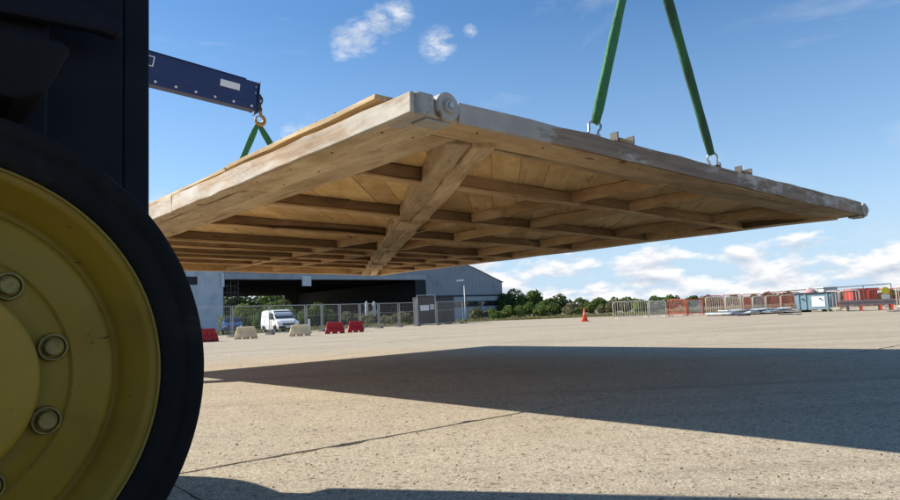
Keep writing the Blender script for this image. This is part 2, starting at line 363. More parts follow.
D['clad_grey'] = mat('grey_cladding', (.34, .355, .37), (.30, .315, .33), .4, .6, .05, 10, dirt=(.23, .24, .25), dirt_scale=.4, dirt_lo=.52, dirt_hi=.75)
D['clad_low'] = mat('lower_cladding', (.43, .445, .46), (.38, .395, .41), .4, .6, .05, 10, dirt=(.28, .285, .285), dirt_scale=.4, dirt_lo=.52, dirt_hi=.75)
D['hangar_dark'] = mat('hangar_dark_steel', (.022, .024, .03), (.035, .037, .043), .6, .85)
D['roof'] = mat('hangar_roof_sheet', (.36, .38, .40), (.31, .325, .34), .4, .6)
D['cabin'] = mat('cabin_grey', (.045, .047, .052), (.035, .037, .04), 2, .6)
D['skip'] = mat('skip_blue_paint', (.15, .27, .33), (.26, .37, .42), 3, .6, .1, 20, dirt=(.17, .13, .10), dirt_scale=3, dirt_lo=.55, dirt_hi=.68)
D['skip_white'] = mat('skip_white_panel', (.80, .82, .82), (.70, .74, .76), 2, .6)
D['barrier_white'] = mat('barrier_cream_paint', (.72, .66, .54), (.62, .56, .46), 4, .5)
D['barrier_red'] = mat('barrier_red_paint', (.58, .07, .035), (.48, .055, .03), 4, .55)
D['mesh_red'] = mat('red_mesh_plastic', (.50, .17, .12), (.42, .13, .09), 4, .6)
D['galv'] = mat('fence_galvanised', (.42, .43, .42), (.34, .35, .34), 6, .5, metal=.35)
D['foot'] = mat('fence_foot_block', (.16, .15, .14), (.10, .095, .09), 6, .9)
D['sheet'] = mat('pale_blue_sheet', (.60, .67, .72), (.50, .58, .64), 2, .5, .05, 8)
D['red_paint'] = mat('red_machine_paint', (.60, .055, .03), (.52, .05, .03), 2, .45)
D['pink'] = mat('faded_pink_paint', (.60, .32, .30), (.5, .25, .23), 3, .6)
D['yellow_sign'] = mat('yellow_sign', (.75, .60, .03), None, rough=.5)
D['timber_dark'] = mat('stacked_dark_timber', (.10, .085, .10), (.16, .13, .14), 4, .85, .2, 20, rand=.25)
D['bark'] = mat('bark', (.075, .06, .045), (.12, .10, .075), 8, .9, .4, 30)
for nm, a_, b_ in (('leaf_a', (.085, .135, .03), (.15, .205, .05)), ('leaf_b', (.115, .16, .04), (.20, .24, .07)), ('leaf_c', (.055, .095, .028), (.105, .15, .042)), ('leaf_d', (.16, .165, .075), (.25, .235, .125))):
    D[nm] = mat(nm, a_, b_, 1.3, .75, spec=.2, transl=.38, coord='Object', rand=.15)
D['grass'] = mat('grass_blades', (.16, .16, .06), (.30, .26, .12), .7, .85, transl=.25, spec=.2)

# ------------------------------------------------------------------ the setting: ground
g = MB().add([(-3000, -3000, -.032), (3000, -3000, -.032), (3000, 3000, -.032), (-3000, 3000, -.032)], [(0, 1, 2, 3)])
ground = kind(g.build('ground', D['joint']), 'structure')
SA = R(39.5); su = Vector((math.cos(SA), math.sin(SA), 0)); sv = Vector((-su.y, su.x, 0))
SW, SL = 7.6, 15.0
slab_meshes = []
for k in range(4):                                     # concrete slabs with chipped arrises
    r_ = random.Random(50 + k); g1, g2 = .013, .003
    edge = []
    cs = [(g2, g1), (SL - g2, g1), (SL - g2, SW - g1), (g2, SW - g1)]
    for i in range(4):
        p, q = Vector(cs[i]), Vector(cs[(i + 1) % 4]); n = int((q - p).length / .11); nr = Vector((-(q - p).y, (q - p).x)).normalized()
        drift = 0
        for j in range(n):
            drift = drift * .8 + r_.gauss(0, .004)
            e = drift + (r_.random() ** 14) * .06
            amp = 1.0 if i % 2 == 0 else .3
            edge.append(p + (q - p) * (j / n) + nr * (abs(e) * amp))
    n = len(edge); mb = MB()
    mb.add([(e.x, e.y, 0) for e in edge] + [(e.x, e.y, -.05) for e in edge], [tuple(range(n))] + [(i, n + i, n + (i + 1) % n, (i + 1) % n) for i in range(n)])
    slab_meshes.append(mb.mesh('slab')); slab_meshes[-1].materials.append(D['concrete'])
base = Vector((-1.0, 4.2, 0))
for j in range(-6, 11):
    for i in range(-5, 8):
        p = base + su * (i * SL - 6.3 + (j % 2) * 5.5) + sv * (j * SW)
        cen = p + su * SL / 2 + sv * SW / 2
        if cen.y > 78 or cen.y < -28 or abs(cen.x - 5) > 75: continue
        if cen.y > 30 and abs(cen.x) > cen.y * .9 + 12: continue
        o = link('slab', rnd.choice(slab_meshes), None, ground, loc=p); o.rotation_euler = (0, 0, SA)
# grass verge beyond the apron
vg = [(-120, 44), (-22, 50), (-13, 57), (-5, 61), (4, 70), (14, 66), (24, 60), (45, 58), (130, 58), (900, 300), (900, 2500), (-900, 2500), (-900, 300)]
mb = MB(); pts = []
for i, (x, y) in enumerate(vg[:9]):
    pts.append((x, y))
    if i < 8:
        x2, y2 = vg[i + 1]; n = int(math.hypot(x2 - x, y2 - y) / 1.2)
        for j in range(1, n): pts.append((x + (x2 - x) * j / n + rnd.gauss(0, .3), y + (y2 - y) * j / n + rnd.gauss(0, .35)))
pts += vg[9:]
mb.add([(x, y, .012) for x, y in pts], [tuple(range(len(pts)))])
kind(mb.build('grass_verge', D['grass_soil']), 'structure')
gb = MB()
def edge_y(x):
    for (x1, y1), (x2, y2) in zip(vg[:8], vg[1:9]):
        if x1 <= x <= x2: return y1 + (y2 - y1) * (x - x1) / (x2 - x1)
    return 60
for k in range(15000):
    x = rnd.uniform(-45, 60); y = edge_y(x) + abs(rnd.gauss(0, 12)) - .1
    hgt = rnd.uniform(.08, .3) * (1 + .5 * math.sin(x * .6) * math.sin(y * .43))
    if y < 60 and rnd.random() < .3: hgt *= .5
    for q in range(3):
        a = rnd.uniform(0, 6.28); w = .05; dx, dy = math.cos(a) * w, math.sin(a) * w; lx, ly = rnd.gauss(0, .08), rnd.gauss(0, .08)
        gb.add([(x - dx, y - dy, 0), (x + dx, y + dy, 0), (x + lx, y + ly, hgt)], [(0, 1, 2)])
tag(kind(gb.build('grass', D['grass'], raw=True), 'stuff'), 'dry yellow green grass along the edge of the concrete apron', 'grass')

# ------------------------------------------------------------------ the hanging timber ramp panel
S = 0.8
PA, PB = 9.590157 * S, 13.936063 * S
YAW, TX, TY = 0.7205804, 0.000454, 0.0153693
Rz = Matrix.Rotation(YAW, 3, 'Z'); PM = (Rz @ Matrix.Rotation(TY, 3, 'Y') @ Matrix.Rotation(TX, 3, 'X'))
PN = Vector((-0.2228324, 4.84627, 2.498554)) * S
panel = empty('timber_ramp'); Mp = PM.to_4x4(); Mp.translation = PN; panel.matrix_world = Mp
tag(panel, 'huge weathered timber ramp panel with diagonal brace hanging from green slings', 'timber ramp')
def PW(a, b, c): return PM @ Vector((a, b, c)) + PN        # panel coords -> world

def beam(name, p0, p1, w, z0, z1, m, z1b=None, seg=10, jit=.004, bev=.007, z0b=None, shift=0):
    """timber from p0 to p1 (panel plane), width w, slightly uneven along its length"""
    p0, p1 = Vector(p0), Vector(p1); d = (p1 - p0); n = Vector((-d.y, d.x)).normalized(); mb = MB(); r_ = rnd
    vs = []
    for i in range(seg + 1):
        t = i / seg; c = p0 + d * t; zz0 = z0 + ((z0b if z0b is not None else z0) - z0) * t; zz1 = z1 + ((z1b if z1b is not None else z1) - z1) * t
        for sgn, zz in ((-1, zz0), (1, zz0), (1, zz1), (-1, zz1)):
            q = c + n * (sgn * w / 2 + shift + r_.gauss(0, jit)); vs.append((q.x, q.y, zz + r_.gauss(0, jit)))
    fs = [(0, 1, 2, 3), (seg * 4 + 3, seg * 4 + 2, seg * 4 + 1, seg * 4)]
    for i in range(seg):
        for k in range(4): fs.append((i * 4 + k, i * 4 + (k + 1) % 4, i * 4 + 4 + (k + 1) % 4, i * 4 + 4 + k))
    mb.add(vs, fs); return mb.build(name, m, panel, bevel=bev)

T0, T1 = .125, .165          # edge timber depth at the near corner and further along
# deck boards on top, laid at 45 degrees, clipped to the panel outline
def clip(poly, axis, val, keep_less):
    out = []
    for i in range(len(poly)):
        a, b = poly[i], poly[(i + 1) % len(poly)]
        ia = (a[axis] <= val) == keep_less; ib = (b[axis] <= val) == keep_less
        if ia: out.append(a)
        if ia != ib:
            t = (val - a[axis]) / (b[axis] - a[axis]); out.append((a[0] + (b[0] - a[0]) * t, a[1] + (b[1] - a[1]) * t))
    return out
bw = .262; off = -PA * .7071
while off < PB * .7071:
    wv = bw - .004; c, s_ = math.cos(R(45)), math.sin(R(45)); o1 = off; o2 = off + wv
    poly = [(a * c - o * s_, a * s_ + o * c) for a, o in ((-1, o1), (22, o1), (22, o2), (-1, o2))]
    for ax, val, kl in ((0, .11, False), (0, PA - .06, True), (1, .13, False), (1, PB - .05, True)):
        if poly: poly = clip(poly, ax, val, kl)
    if len(poly) >= 3:
        z = .142 + rnd.uniform(-.003, .004)
        MB().prism(poly, z, z + .028).build('deck_board', D['wood_b'], panel)
    off += bw
MB().box(.4, PA - .3, .5, PB - .3, .180, .192).build('light_block_sheet', D['wood_b'], panel)  # unseen sheet added above the boards, blocks sky light through their gaps
# edge timbers (near left side is the wide one)
beam('edge_timber', (.18, .0), (.18, 2.6), .36, 0, T0, D['wood_grey'], z1b=.15)
beam('edge_timber', (.18, 2.605), (.18, PB), .36, 0, .15, D['wood_grey'], z1b=.15)
beam('edge_plank', (.50, .34), (.52, PB - .3), .27, .012, .13, D['wood_grey'], seg=14)
beam('edge_timber', (.34, .16), (PA - .12, .16), .30, 0, .130, D['wood_greyu'], z1b=.155, seg=14)
beam('edge_timber', (PA - .13, .32), (PA - .13, PB), .24, .004, .138, D['wood_v'], seg=14)
beam('edge_timber', (.36, PB - .13), (PA - .25, PB - .13), .22, -.004, .138, D['wood_u'], seg=14)
# painted outer faces
beam('painted_fascia', (-.012, .0), (-.012, 4.1), .03, .006, T0 + .012, D['paint_v'], z1b=T1 + .01, seg=16, jit=.003, bev=.005)
beam('painted_fascia', (-.012, 4.106), (-.012, PB), .03, .004, T1 + .01, D['paint_v'], z1b=T1 + .01, seg=16, jit=.003, bev=.005)
beam('painted_fascia', (.345, -.006), (PA - .11, -.006), .035, .006, T0 + .014, D['paint_u'], z1b=T1 + .015, seg=22, jit=.004, bev=.006)
# rubbing strake under the near right face
beam('edge_plank', (.9, .40), (PA - .35, .43), .14, .022, .13, D['wood_greyu'], seg=12)
# joists across
JV = [PB / 7 * k + rnd.uniform(-.03, .03) for k in range(1, 7)] + [PB / 7 * 4.55, PB / 7 * 5.5]
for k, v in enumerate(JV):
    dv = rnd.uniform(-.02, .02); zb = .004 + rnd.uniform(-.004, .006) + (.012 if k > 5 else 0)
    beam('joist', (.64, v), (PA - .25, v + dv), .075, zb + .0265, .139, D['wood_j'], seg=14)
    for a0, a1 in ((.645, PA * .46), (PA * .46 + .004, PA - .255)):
        beam('joist_bottom', (a0, v + dv * (a0 / PA)), (a1, v + dv * (a1 / PA)), .105, zb, zb + .025, D['wood_u'], seg=8, jit=.003)  # bottom face of the joist as a separate strip, lighter than its sides
# stringers between the joists
for u_, b_ in ((4.25, .075), (5.62, .075), (8.15, .085)):
    vs_ = [.31] + [PB / 7 * k for k in range(1, 7)] + [PB - .24]
    for i in range(7):
        a0, a1 = vs_[i] + .046, vs_[i + 1] - .046
        dx = rnd.uniform(-.03, .03)
        beam('stringer', (u_ * S + dx, a0), (u_ * S + dx, a1), b_, .018 + rnd.uniform(-.004, .008), .139, D['wood_v'], seg=4)
# long diagonal brace from the near corner to the far one
dA, dB = Vector((.74, .30)), Vector((PA - .62, PB - .25))
dn = Vector((-(dB - dA).y, (dB - dA).x)).normalized()
for sgn in (-1, 1):
    beam('diagonal_brace', dA + dn * sgn * .086, dB + dn * sgn * .086, .168, -.022 + .006 * sgn, .136, D['wood_d'], seg=30, jit=.011)
for t in (.30, .52, .75):                                 # splice blocks on the brace
    c = dA + (dB - dA) * t; dd = (dB - dA).normalized()
    beam('splice_block', c - dd * .28, c + dd * .28, .26, -.048, -.026, D['wood_d'], seg=3)
# coach bolts and nail plates showing on the underside
bolt = MB().lathe([(0, .009), (-.003, .009), (-.006, .005), (-.0065, .001)], 10, lambda x, r, a: (r * math.cos(a), r * math.sin(a), x)).mesh('coach_bolt'); bolt.materials.append(D['rust'])
for i in range(17):
    for u_ in (.07, .30): link('coach_bolt', bolt, None, panel, loc=(u_ + rnd.uniform(-.01, .01), .4 + i * .62 + rnd.uniform(-.04, .04), .002))
for i in range(11): link('coach_bolt', bolt, None, panel, loc=(.62 + i * .62 + rnd.uniform(-.03, .03), .09, .002))
for i in range(15):
    c = dA + (dB - dA) * ((i + .5) / 15); link('coach_bolt', bolt, None, panel, loc=(c.x + dn.x * .08 * (-1) ** i, c.y + dn.y * .08 * (-1) ** i, -.022))
# hinge ends on the near right edge
def hinge(u0, mirrored):
    k = -1 if mirrored else 1
    h_ = empty('hinge', (0, 0, 0)); h_.parent = panel
    f = lambda x, r, a: (u0 + r * math.cos(a), x, .082 + r * math.sin(a))
    MB().lathe([(-.036, .015), (-.036, .082), (-.026, .092), (.15, .092)], 40, f).build('knuckle', D['paint_w'], h_, smooth=False)
    MB().lathe([(-.058, .012), (-.058, .038), (-.050, .046), (-.030, .046)], 32, f).build('boss', D['paint_w'], h_)
    MB().lathe([(-.066, .004), (-.066, .020), (-.058, .022)], 20, f).build('pin', D['steel'], h_)
    q = sorted((u0 - k * .242, u0 - k * .100))
    if not mirrored:
        o = MB().prism([(q[0], -.012), (q[0] + .02, -.034), (q[1] - .02, -.034), (q[1], -.012), (q[1], .3), (q[0], .3)], -.004, T0 + .012).build('end_block', D['paint_w'], h_, bevel=.012)
    MB().box(u0 - .16, u0 + .04, .0, .14, -.022, -.006).build('strap_plate', D['paint_w'], h_, bevel=.004)
hinge(.246, False); hinge(PA - .02, True)
# loose top planks lying along the left edge with battens under them
for (v0, v1, u0, u1, z) in ((.42, 2.80, .015, .27, .212), (2.86, 7.4, .03, .30, .207), (7.44, PB - .1, .04, .31, .207)):
    beam('top_plank', ((u0 + u1) / 2, v0), ((u0 + u1) / 2, v1), u1 - u0, z, z + .034, D['wood_top'], seg=8, jit=.003, bev=.004)
for v in [.55 + .62 * i for i in range(16)]:
    beam('batten', (.10, v), (.34, v), .06, .168, .199, D['wood_greyu'], seg=1, jit=.001, bev=.003)
for v in (.98, 1.24, 1.52, 1.80): MB().lathe([(0, .012), (.022, .012), (.03, .004)], 8, lambda x, r, a, v=v: (.06 + r * math.cos(a), v + r * math.sin(a), .246 + x)).build('bolt_head', D['dark_steel'], panel)
# small upright metal lugs on the near right edge
for u_ in (2.65, 2.93, 5.32, 5.60):
    uu = u_ * S; MB().box(uu - .008, uu + .008, .03, .10, .150, .252).box(uu - .05, uu + .05, .03, .10, .1505, .178).build('lug', D['dark_steel'], panel)
for u_ in (2.79, 5.46):
    uu = u_ * S; MB().box(uu - .10, uu + .10, .02, .11, .172, .205).build('cleat', D['wood_greyu'], panel, bevel=.004)

# ------------------------------------------------------------------ slings, shackles, hooks
def shackle(name, base, dirv, plane, label, sc_=1.0):
    """bow shackle: pin through an eye at base, bow opening towards dirv"""
    t = empty(name, base); d = Vector(dirv).normalized(); s_ = Vector(plane); s_ = (s_ - d * s_.dot(d)).normalized(); n = d.cross(s_)
    pts = []
    for a in range(-40, 221, 20):
        q = R(a); pts.append(s_ * (math.cos(q) * .062 * sc_) + d * ((.108 + math.sin(q) * .058) * sc_))
    pts = [s_ * .042 * sc_ ] + [s_ * .047 * sc_ + d * .035 * sc_] + pts + [-s_ * .047 * sc_ + d * .035 * sc_] + [-s_ * .042 * sc_]
    MB().tube(pts, .0125 * sc_, 8).build('bow', D['steel'], t, smooth=True)
    MB().tube([s_ * -.07 * sc_, s_ * .075 * sc_], .015 * sc_, 8).build('pin', D['rust'], t, smooth=True)
    MB().tube([s_ * .045 * sc_, s_ * .072 * sc_], .026 * sc_, 8).build('lug_eye', D['steel'], t, smooth=True); MB().tube([s_ * -.068 * sc_, s_ * -.045 * sc_], .022 * sc_, 8).build('nut', D['steel'], t, smooth=True)
    MB().prism([(-.05, -.03), (.05, -.03), (.05, -.018), (-.05, -.018)], -.04, .04, lambda a, b, w: tuple(s_ * a + Vector((0, 0, 1)) * b + n * w)).build('pad_plate', D['rust'], t)
    tag(t, label, 'shackle', 'lifting shackles'); return t
def webbing(mb, p0, p1, w, th, side, tw=0.0, seg=16):
    p0, p1 = Vector(p0), Vector(p1); d = (p1 - p0).normalized(); s0 = Vector(side); s0 = (s0 - d * s0.dot(d)).normalized(); n0 = d.cross(s0)
    ring = 16; vs = []; fs = []
    for i in range(seg + 1):
        t = i / seg; p = p0.lerp(p1, t); a = tw * t; s_ = s0 * math.cos(a) + n0 * math.sin(a); n = d.cross(s_)
        ww = w * (1 + .07 * math.sin(t * 23) + rnd.gauss(0, .02)); e = min(t, 1 - t)
        if e < .08: ww *= .62 + .38 * (e / .08)
        for k in range(ring):
            q = 2 * math.pi * k / ring; fold = .30 + .70 * abs(math.cos(q + .35)) ** .8 if abs(math.sin(q)) > .15 else 1
            vs.append(p + s_ * (math.cos(q) * ww / 2) + n * (math.sin(q) * th / 2 * fold))
    for i in range(seg):
        for k in range(ring): fs.append((i * ring + k, i * ring + (k + 1) % ring, (i + 1) * ring + (k + 1) % ring, (i + 1) * ring + k))
    fs += [tuple(range(ring)), tuple(range(seg * ring, seg * ring + ring))]
    mb.add(vs, fs)
def hook(name, top, label, sc_, mtl, chain):
    """crane hook with chain links up to its bracket; top = where the top link hangs"""
    t = empty(name, top); z = 0
    for i in range(chain):
        l_ = .155 * sc_; pts = []
        ax = Vector((1, 0, 0)) if i % 2 == 0 else Vector((0, 1, 0))
        for a in range(0, 360, 24):
            q = R(a); pts.append(ax * math.cos(q) * .05 * sc_ + Vector((0, 0, z - l_ / 2 + math.sin(q) * l_ / 2)))
        MB().tube(pts, .0175 * sc_, 6, closed=True).build('chain_link', D['dark_steel'], t, smooth=True); z -= l_ - .045 * sc_
    pts = []; rs = []
    for a in range(0, 300, 15):
        q = R(75 - a); rr = .088 * sc_
        pts.append(Vector((.72 * math.cos(q) * rr, .70 * math.cos(q) * rr, z - .235 * sc_ + math.sin(q) * rr))); rs.append((.03 - .00006 * a + .018 * max(0, math.sin(R(a * .62)))) * sc_)
    pts = [Vector((0, 0, z - .02 * sc_)), Vector((0.01, 0, z - .09 * sc_))] + pts; rs = [.03 * sc_, .03 * sc_] + rs
    MB().tube(pts, rs, 8).build('hook_body', mtl, t, smooth=True)
    MB().lathe([(0, .02 * sc_), (.005, .045 * sc_), (.06 * sc_, .045 * sc_), (.065 * sc_, .02 * sc_)], 12, lambda x, r, a: (r * math.cos(a), r * math.sin(a), z - .035 * sc_ + x - .03 * sc_)).build('swivel', D['dark_steel'], t, smooth=True)
    MB().tube([(.03 * sc_, .03 * sc_, z - .14 * sc_), (-.055 * sc_, -.055 * sc_, z - .19 * sc_)], .012 * sc_, 6).build('safety_latch', D['steel'], t)
    tag(t, label, 'hook'); t['seat'] = z - .30 * sc_; return t

UD = PM @ Vector((1, 0, 0)); VD = PM @ Vector((0, 1, 0))
# right hand pair, shackled to the near right edge
sA, sB = PW(2.27 * S, .055, .176), PW(4.68 * S, .055, .181)
apexR = (sA + sB) / 2; apexR.z = 4.36
for nm, b_, lab, lab2, tw in (('a', sA, 'steel bow shackle on the panel edge, nearer the hinge corner', 'bright green lifting sling, left one of the steep pair', .55), ('b', sB, 'steel bow shackle on the panel edge, further towards the panel tip', 'dark green lifting sling, right one of the steep pair', -.5)):
    d = (apexR - b_).normalized()
    shackle('bow_shackle', b_, d, UD * .8 - VD * .6, lab, .8)
    mb = MB(); e0 = b_ + d * .118; off_ = UD * (.02 if nm == 'b' else -.02)
    webbing(mb, e0, apexR + off_ - d * .02, .105, .075, UD, tw)
    tag(mb.build('lifting_sling', D['green' if nm == 'a' else 'green_dark'], smooth=True), lab2, 'sling')
# left hand sling on the far edge
a1, a2 = PW(2.79, PB - .3, .2), PW(6.27, PB - .3, .2)
apexL = (a1 + a2) / 2
pL = at(258, 124, apexL.y); apexL = Vector((pL.x, apexL.y, pL.z))
for b_, lab, tw in ((a1, 'dark green sling leg hanging left from the bronze hook', .3), (a2, 'dark green sling leg hanging right from the bronze hook', -.3)):
    mb = MB(); d = (apexL - b_).normalized(); webbing(mb, b_ + d * .1, apexL + Vector((0, 0, .02)), .15, .07, UD, tw, 14)
    tag(mb.build('lifting_sling', D['green'], smooth=True), lab, 'sling')
    shackle('bow_shackle', b_, d, UD, 'steel bow shackle on the far edge, below the left sling leg' if b_ is a1 else 'steel bow shackle on the far edge, below the right sling leg')

# ------------------------------------------------------------------ fork lift trucks with blue jibs
TH = YAW
def wheel(parent, y_face, x, Rr, side, detailed=True):
    """wheel with its outer face at y_face, side=-1 for the right hand side"""
    w = empty('wheel', (x, y_face, Rr)); w.parent = parent; k = Rr / .689
    f = lambda e, r, a: (r * k * math.cos(a), side * e, r * k * math.sin(a))     # e>0 points outwards
    n = 180 if detailed else 40
    MB().lathe([(-.03, .548), (-.012, .556), (.004, .566), (.010, .585), (.012, .618), (.005, .624), (.005, .632), (.012, .638), (.010, .662), (.002, .676), (-.016, .685), (-.05, .689), (-.40, .689), (-.45, .674), (-.48, .61), (-.47, .55)], n, f, closed=True).build('tyre', D['rubber'], w, smooth=True)
    MB().lathe([(-.012, .5575), (-.002, .5565), (.001, .553), (-.004, .5485), (-.012, .5475)], n, f, closed=True).build('rim_lip', D['yellow_chip'], w, smooth=True)
    MB().lathe([(-.02, .551), (-.006, .5475), (-.030, .528), (-.095, .474), (-.104, .463), (-.098, .455), (-.070, .449), (-.048, .443), (-.040, .430), (-.038, .345), (-.036, .343), (-.046, .339), (-.046, .335), (-.032, .330), (-.028, .27), (-.028, .10), (-.2, .10), (-.2, .551)], n, f, closed=True).build('rim', D['yellow'], w, smooth=True)
    MB().lathe([(-.03, .252), (.068, .249), (.080, .243), (.084, .232), (.086, .10), (.086, .004)], n, f).build('hub', D['yellow_hub'], w, smooth=True)
    for q in range(10):
        a0 = R(14 + 36.6 * q if q < 2 else 14 + 36 * q); cx, cz = .300 * k * math.cos(a0), .300 * k * math.sin(a0)
        ff = lambda e, r, a, cx=cx, cz=cz: (cx + r * math.cos(a), side * e, cz + r * math.sin(a))
        MB().lathe([(-.03, .037), (-.017, .0365), (-.011, .034), (-.011, .030), (-.022, .0265), (-.022, .024), (-.012, .0232), (-.002, .0228), (.002, .019), (.001, .004)], 24, ff).build('wheel_nut', D['nut'], w)
    return w
def jib_beam(parent, L0, L1, hgt, wid, name='boom'):
    pass

def forklift(loc, rz, label, detailed, lift):
    t = empty('forklift_truck', loc, rz); tag(t, label, 'forklift')
    W = 1.3
    wheel(t, -W, 0, .689, -1, detailed); wheel(t, W, 0, .689, 1, False)
    wheel(t, -W + .1, -2.9, .62, -1, False); wheel(t, W - .1, -2.9, .62, 1, False)
    # chassis and bodywork
    MB().prism([(-3.2, .55), (-.2, .35), (.25, .40), (.25, 1.05), (-.9, 1.25), (-.9, 1.55), (-3.2, 1.6)], -.78, .78, lambda a, b, w: (a, w, b)).build('chassis', D['black'], t, bevel=.03)
    MB().prism([(-4.05, .5), (-3.25, .45), (-3.25, 1.75), (-3.85, 1.72), (-4.1, 1.4)], -1.12, 1.12, lambda a, b, w: (a, w, b)).build('counterweight', D['navy'], t, bevel=.08)
    MB().prism([(-2.9, 1.605), (-1.0, 1.56), (-1.0, 1.9), (-2.9, 1.95)], -.75, .75, lambda a, b, w: (a, w, b)).build('bonnet', D['navy'], t, bevel=.05)
    # mudguards over the front wheels: a stepped plate with a cut back end
    for s_ in (-1, 1):
        y0, y1 = sorted((s_ * (W - .02), s_ * .85))
        MB().prism([(-1.05, 1.18), (-.80, 1.46), (-.45, 1.60), (.300, 1.592), (.322, 1.580), (.322, 1.562), (.268, 1.44), (.20, 1.41), (-.42, 1.43), (-.72, 1.28), (-.98, 1.06)], y0, y1, lambda a, b, w: (a, w, b)).build('mudguard', D['black'], t, bevel=.012)
        MB().prism([(-1.0, 1.62), (.12, 1.74), (.46, 1.752), (.510, 1.742), (.535, 1.762), (.52, 1.81), (.40, 1.86), (-1.0, 1.93)], *sorted((s_ * 1.02, s_ * .97)), lambda a, b, w: (a, w, b)).build('side_tank', D['navy'], t, bevel=.02)
        MB().box(-.98, .333, *sorted((s_ * .80, s_ * (.955 if s_ < 0 else 1.50))), 1.20 if s_ < 0 else 1.62, 2.6 if s_ < 0 else 3.45).build('cowl_and_shadow_block', D['navy'], t, bevel=.015)  # far side box is unseen, enlarged to cast the foreground shadow band
        # mast: outer and inner channel on each side
        yo = sorted((s_ * .62, s_ * .852))
        MB().box(.335, .575, yo[0], yo[1], .18, 3.3).build('outer_upright', D['navy'], t, bevel=.008)
        yi = sorted((s_ * .66, s_ * .835))
        MB().box(.579, .667, yi[0], yi[1], .22, lift - .1).build('inner_upright', D['navy'], t, bevel=.008)
        MB().tube([(.62, s_ * .55, .4), (.62, s_ * .55, lift - .5)], .05, 12).build('lift_ram', D['dark_steel'], t, smooth=True)
        MB().tube([(-.7, s_ * .60, 1.25), (.34, s_ * .60, 1.9)], .05, 10).build('tilt_ram', D['dark_steel'], t, smooth=True)
        for x in (-1.0, -2.4): MB().tube([(x, s_ * .68, 1.9), (x + (.25 if x > -2 else .1), s_ * .62, 3.0)], .045, 8).build('cab_post', D['black'], t)
        for q in range(2):
            pass
    for z in (.5, 1.55, 3.15): MB().box(.36, .56, -.62, .62, z, z + .16).build('mast_tie', D['navy'], t, bevel=.01)
    MB().box(.585, .66, -.66, .66, lift - .35, lift - .15).build('mast_tie', D['navy'], t, bevel=.01)
    MB().box(-2.35, -.70, -.72, .72, 3.0, 3.08).build('cab_roof', D['black'], t, bevel=.02)
    MB().box(.69, .80, -.80, .80, lift - .75, lift + .25).build('carriage', D['black'], t, bevel=.02)
    return t
def place(xf, loc_):
    return xf
O1 = Vector((-2.1068, 2.5219, 0))
LIFT = 4.85
fk1 = forklift(O1, TH, 'close forklift truck with big yellow wheel and dark navy mast', True, LIFT)

def jib(p0, p1, tip_h, root_h, wid, label, plate):
    """tapering box boom from the carriage at p0 to its tip at p1 (centre line)"""
    p0, p1 = Vector(p0), Vector(p1); t = empty('lifting_jib', p0); d = p1 - p0; Ln = d.length; d.normalize()
    s_ = d.cross(Vector((0, 0, 1))).normalized(); u_ = s_.cross(d)
    f = lambda a, b, w: tuple(d * a + u_ * b + s_ * w)
    MB().prism([(0, -root_h / 2), (Ln - .10, -tip_h / 2), (Ln - .05, -tip_h / 2 - .02), (Ln, tip_h / 2), (0, root_h / 2)], -wid / 2, wid / 2, f).build('boom', D['blue'], t, bevel=.008)
    hh = lambda a: (root_h + (tip_h - root_h) * a / Ln) / 2
    mb = MB()                                                       # flange along the lower edge and end plate
    mb.prism([(0, -hh(0) - .012), (Ln - .10, -hh(Ln) - .012), (Ln - .10, -hh(Ln) + .13), (0, -hh(0) + .13)], wid / 2 + .002, wid / 2 + .016, f)
    mb.build('side_flange', D['blue'], t, bevel=.004)
    MB().prism([(Ln + .002, -hh(Ln) - .06), (Ln + .022, -hh(Ln) - .06), (Ln + .022, hh(Ln) + .03), (Ln + .002, hh(Ln) + .03)], -wid / 2 - .03, wid / 2 + .03, f).build('end_plate', D['blue'], t, bevel=.004)
    MB().prism([(Ln - .3, hh(Ln) + .002), (0, hh(0) + .002), (0, hh(0) + .016), (Ln - .3, hh(Ln) + .016)], -wid / 2 - .02, wid / 2 + .02, f).build('top_flange', D['blue'], t)
    if plate:
        for k in range(int(Ln / .4) - 1):
            a = Ln - .14 - k * .405
            MB().lathe([(0, .027), (.012, .027), (.016, .018)], 14, lambda x, r, q, a=a: f(a + r * math.cos(q), -hh(a) + .062 + r * math.sin(q), wid / 2 + .017 + x)).build('flange_bolt', D['white'], t)
        a = Ln - .86; MB().prism([(a, .02), (a + .43, .02), (a + .43, .17), (a, .17)], wid / 2 + .001, wid / 2 + .008, f).build('label_plate', D['skip_white'], t)
        a = Ln - 2.40; MB().prism([(a, .03), (a + .17, .03), (a + .19, .25), (a, .25)], wid / 2 + .001, wid / 2 + .005, f).build('badge', D['white'], t)
        MB().prism([(a + .02, .05), (a + .15, .05), (a + .165, .23), (a + .02, .23)], wid / 2 + .0055, wid / 2 + .0075, f).build('badge_face', D['blue'], t)
        for b in (.06, .2): MB().lathe([(0, .02), (.02, .02)], 8, lambda x, r, q, b=b: f(Ln - .07 + r * math.cos(q), b + r * math.sin(q), wid / 2 + .001 + x)).build('end_bolt', D['steel'], t)
    # bracket carrying the chain
    MB().prism([(Ln + .022, .12), (Ln + .10, .10), (Ln + .13, .02), (Ln + .10, -.05), (Ln + .022, -.06)], -.03, .03, f).build('tip_bracket', D['dark_steel'], t, bevel=.006)
    tag(t, label, 'jib'); return t, Vector(f(Ln + .085, -.0, 0)) + p0
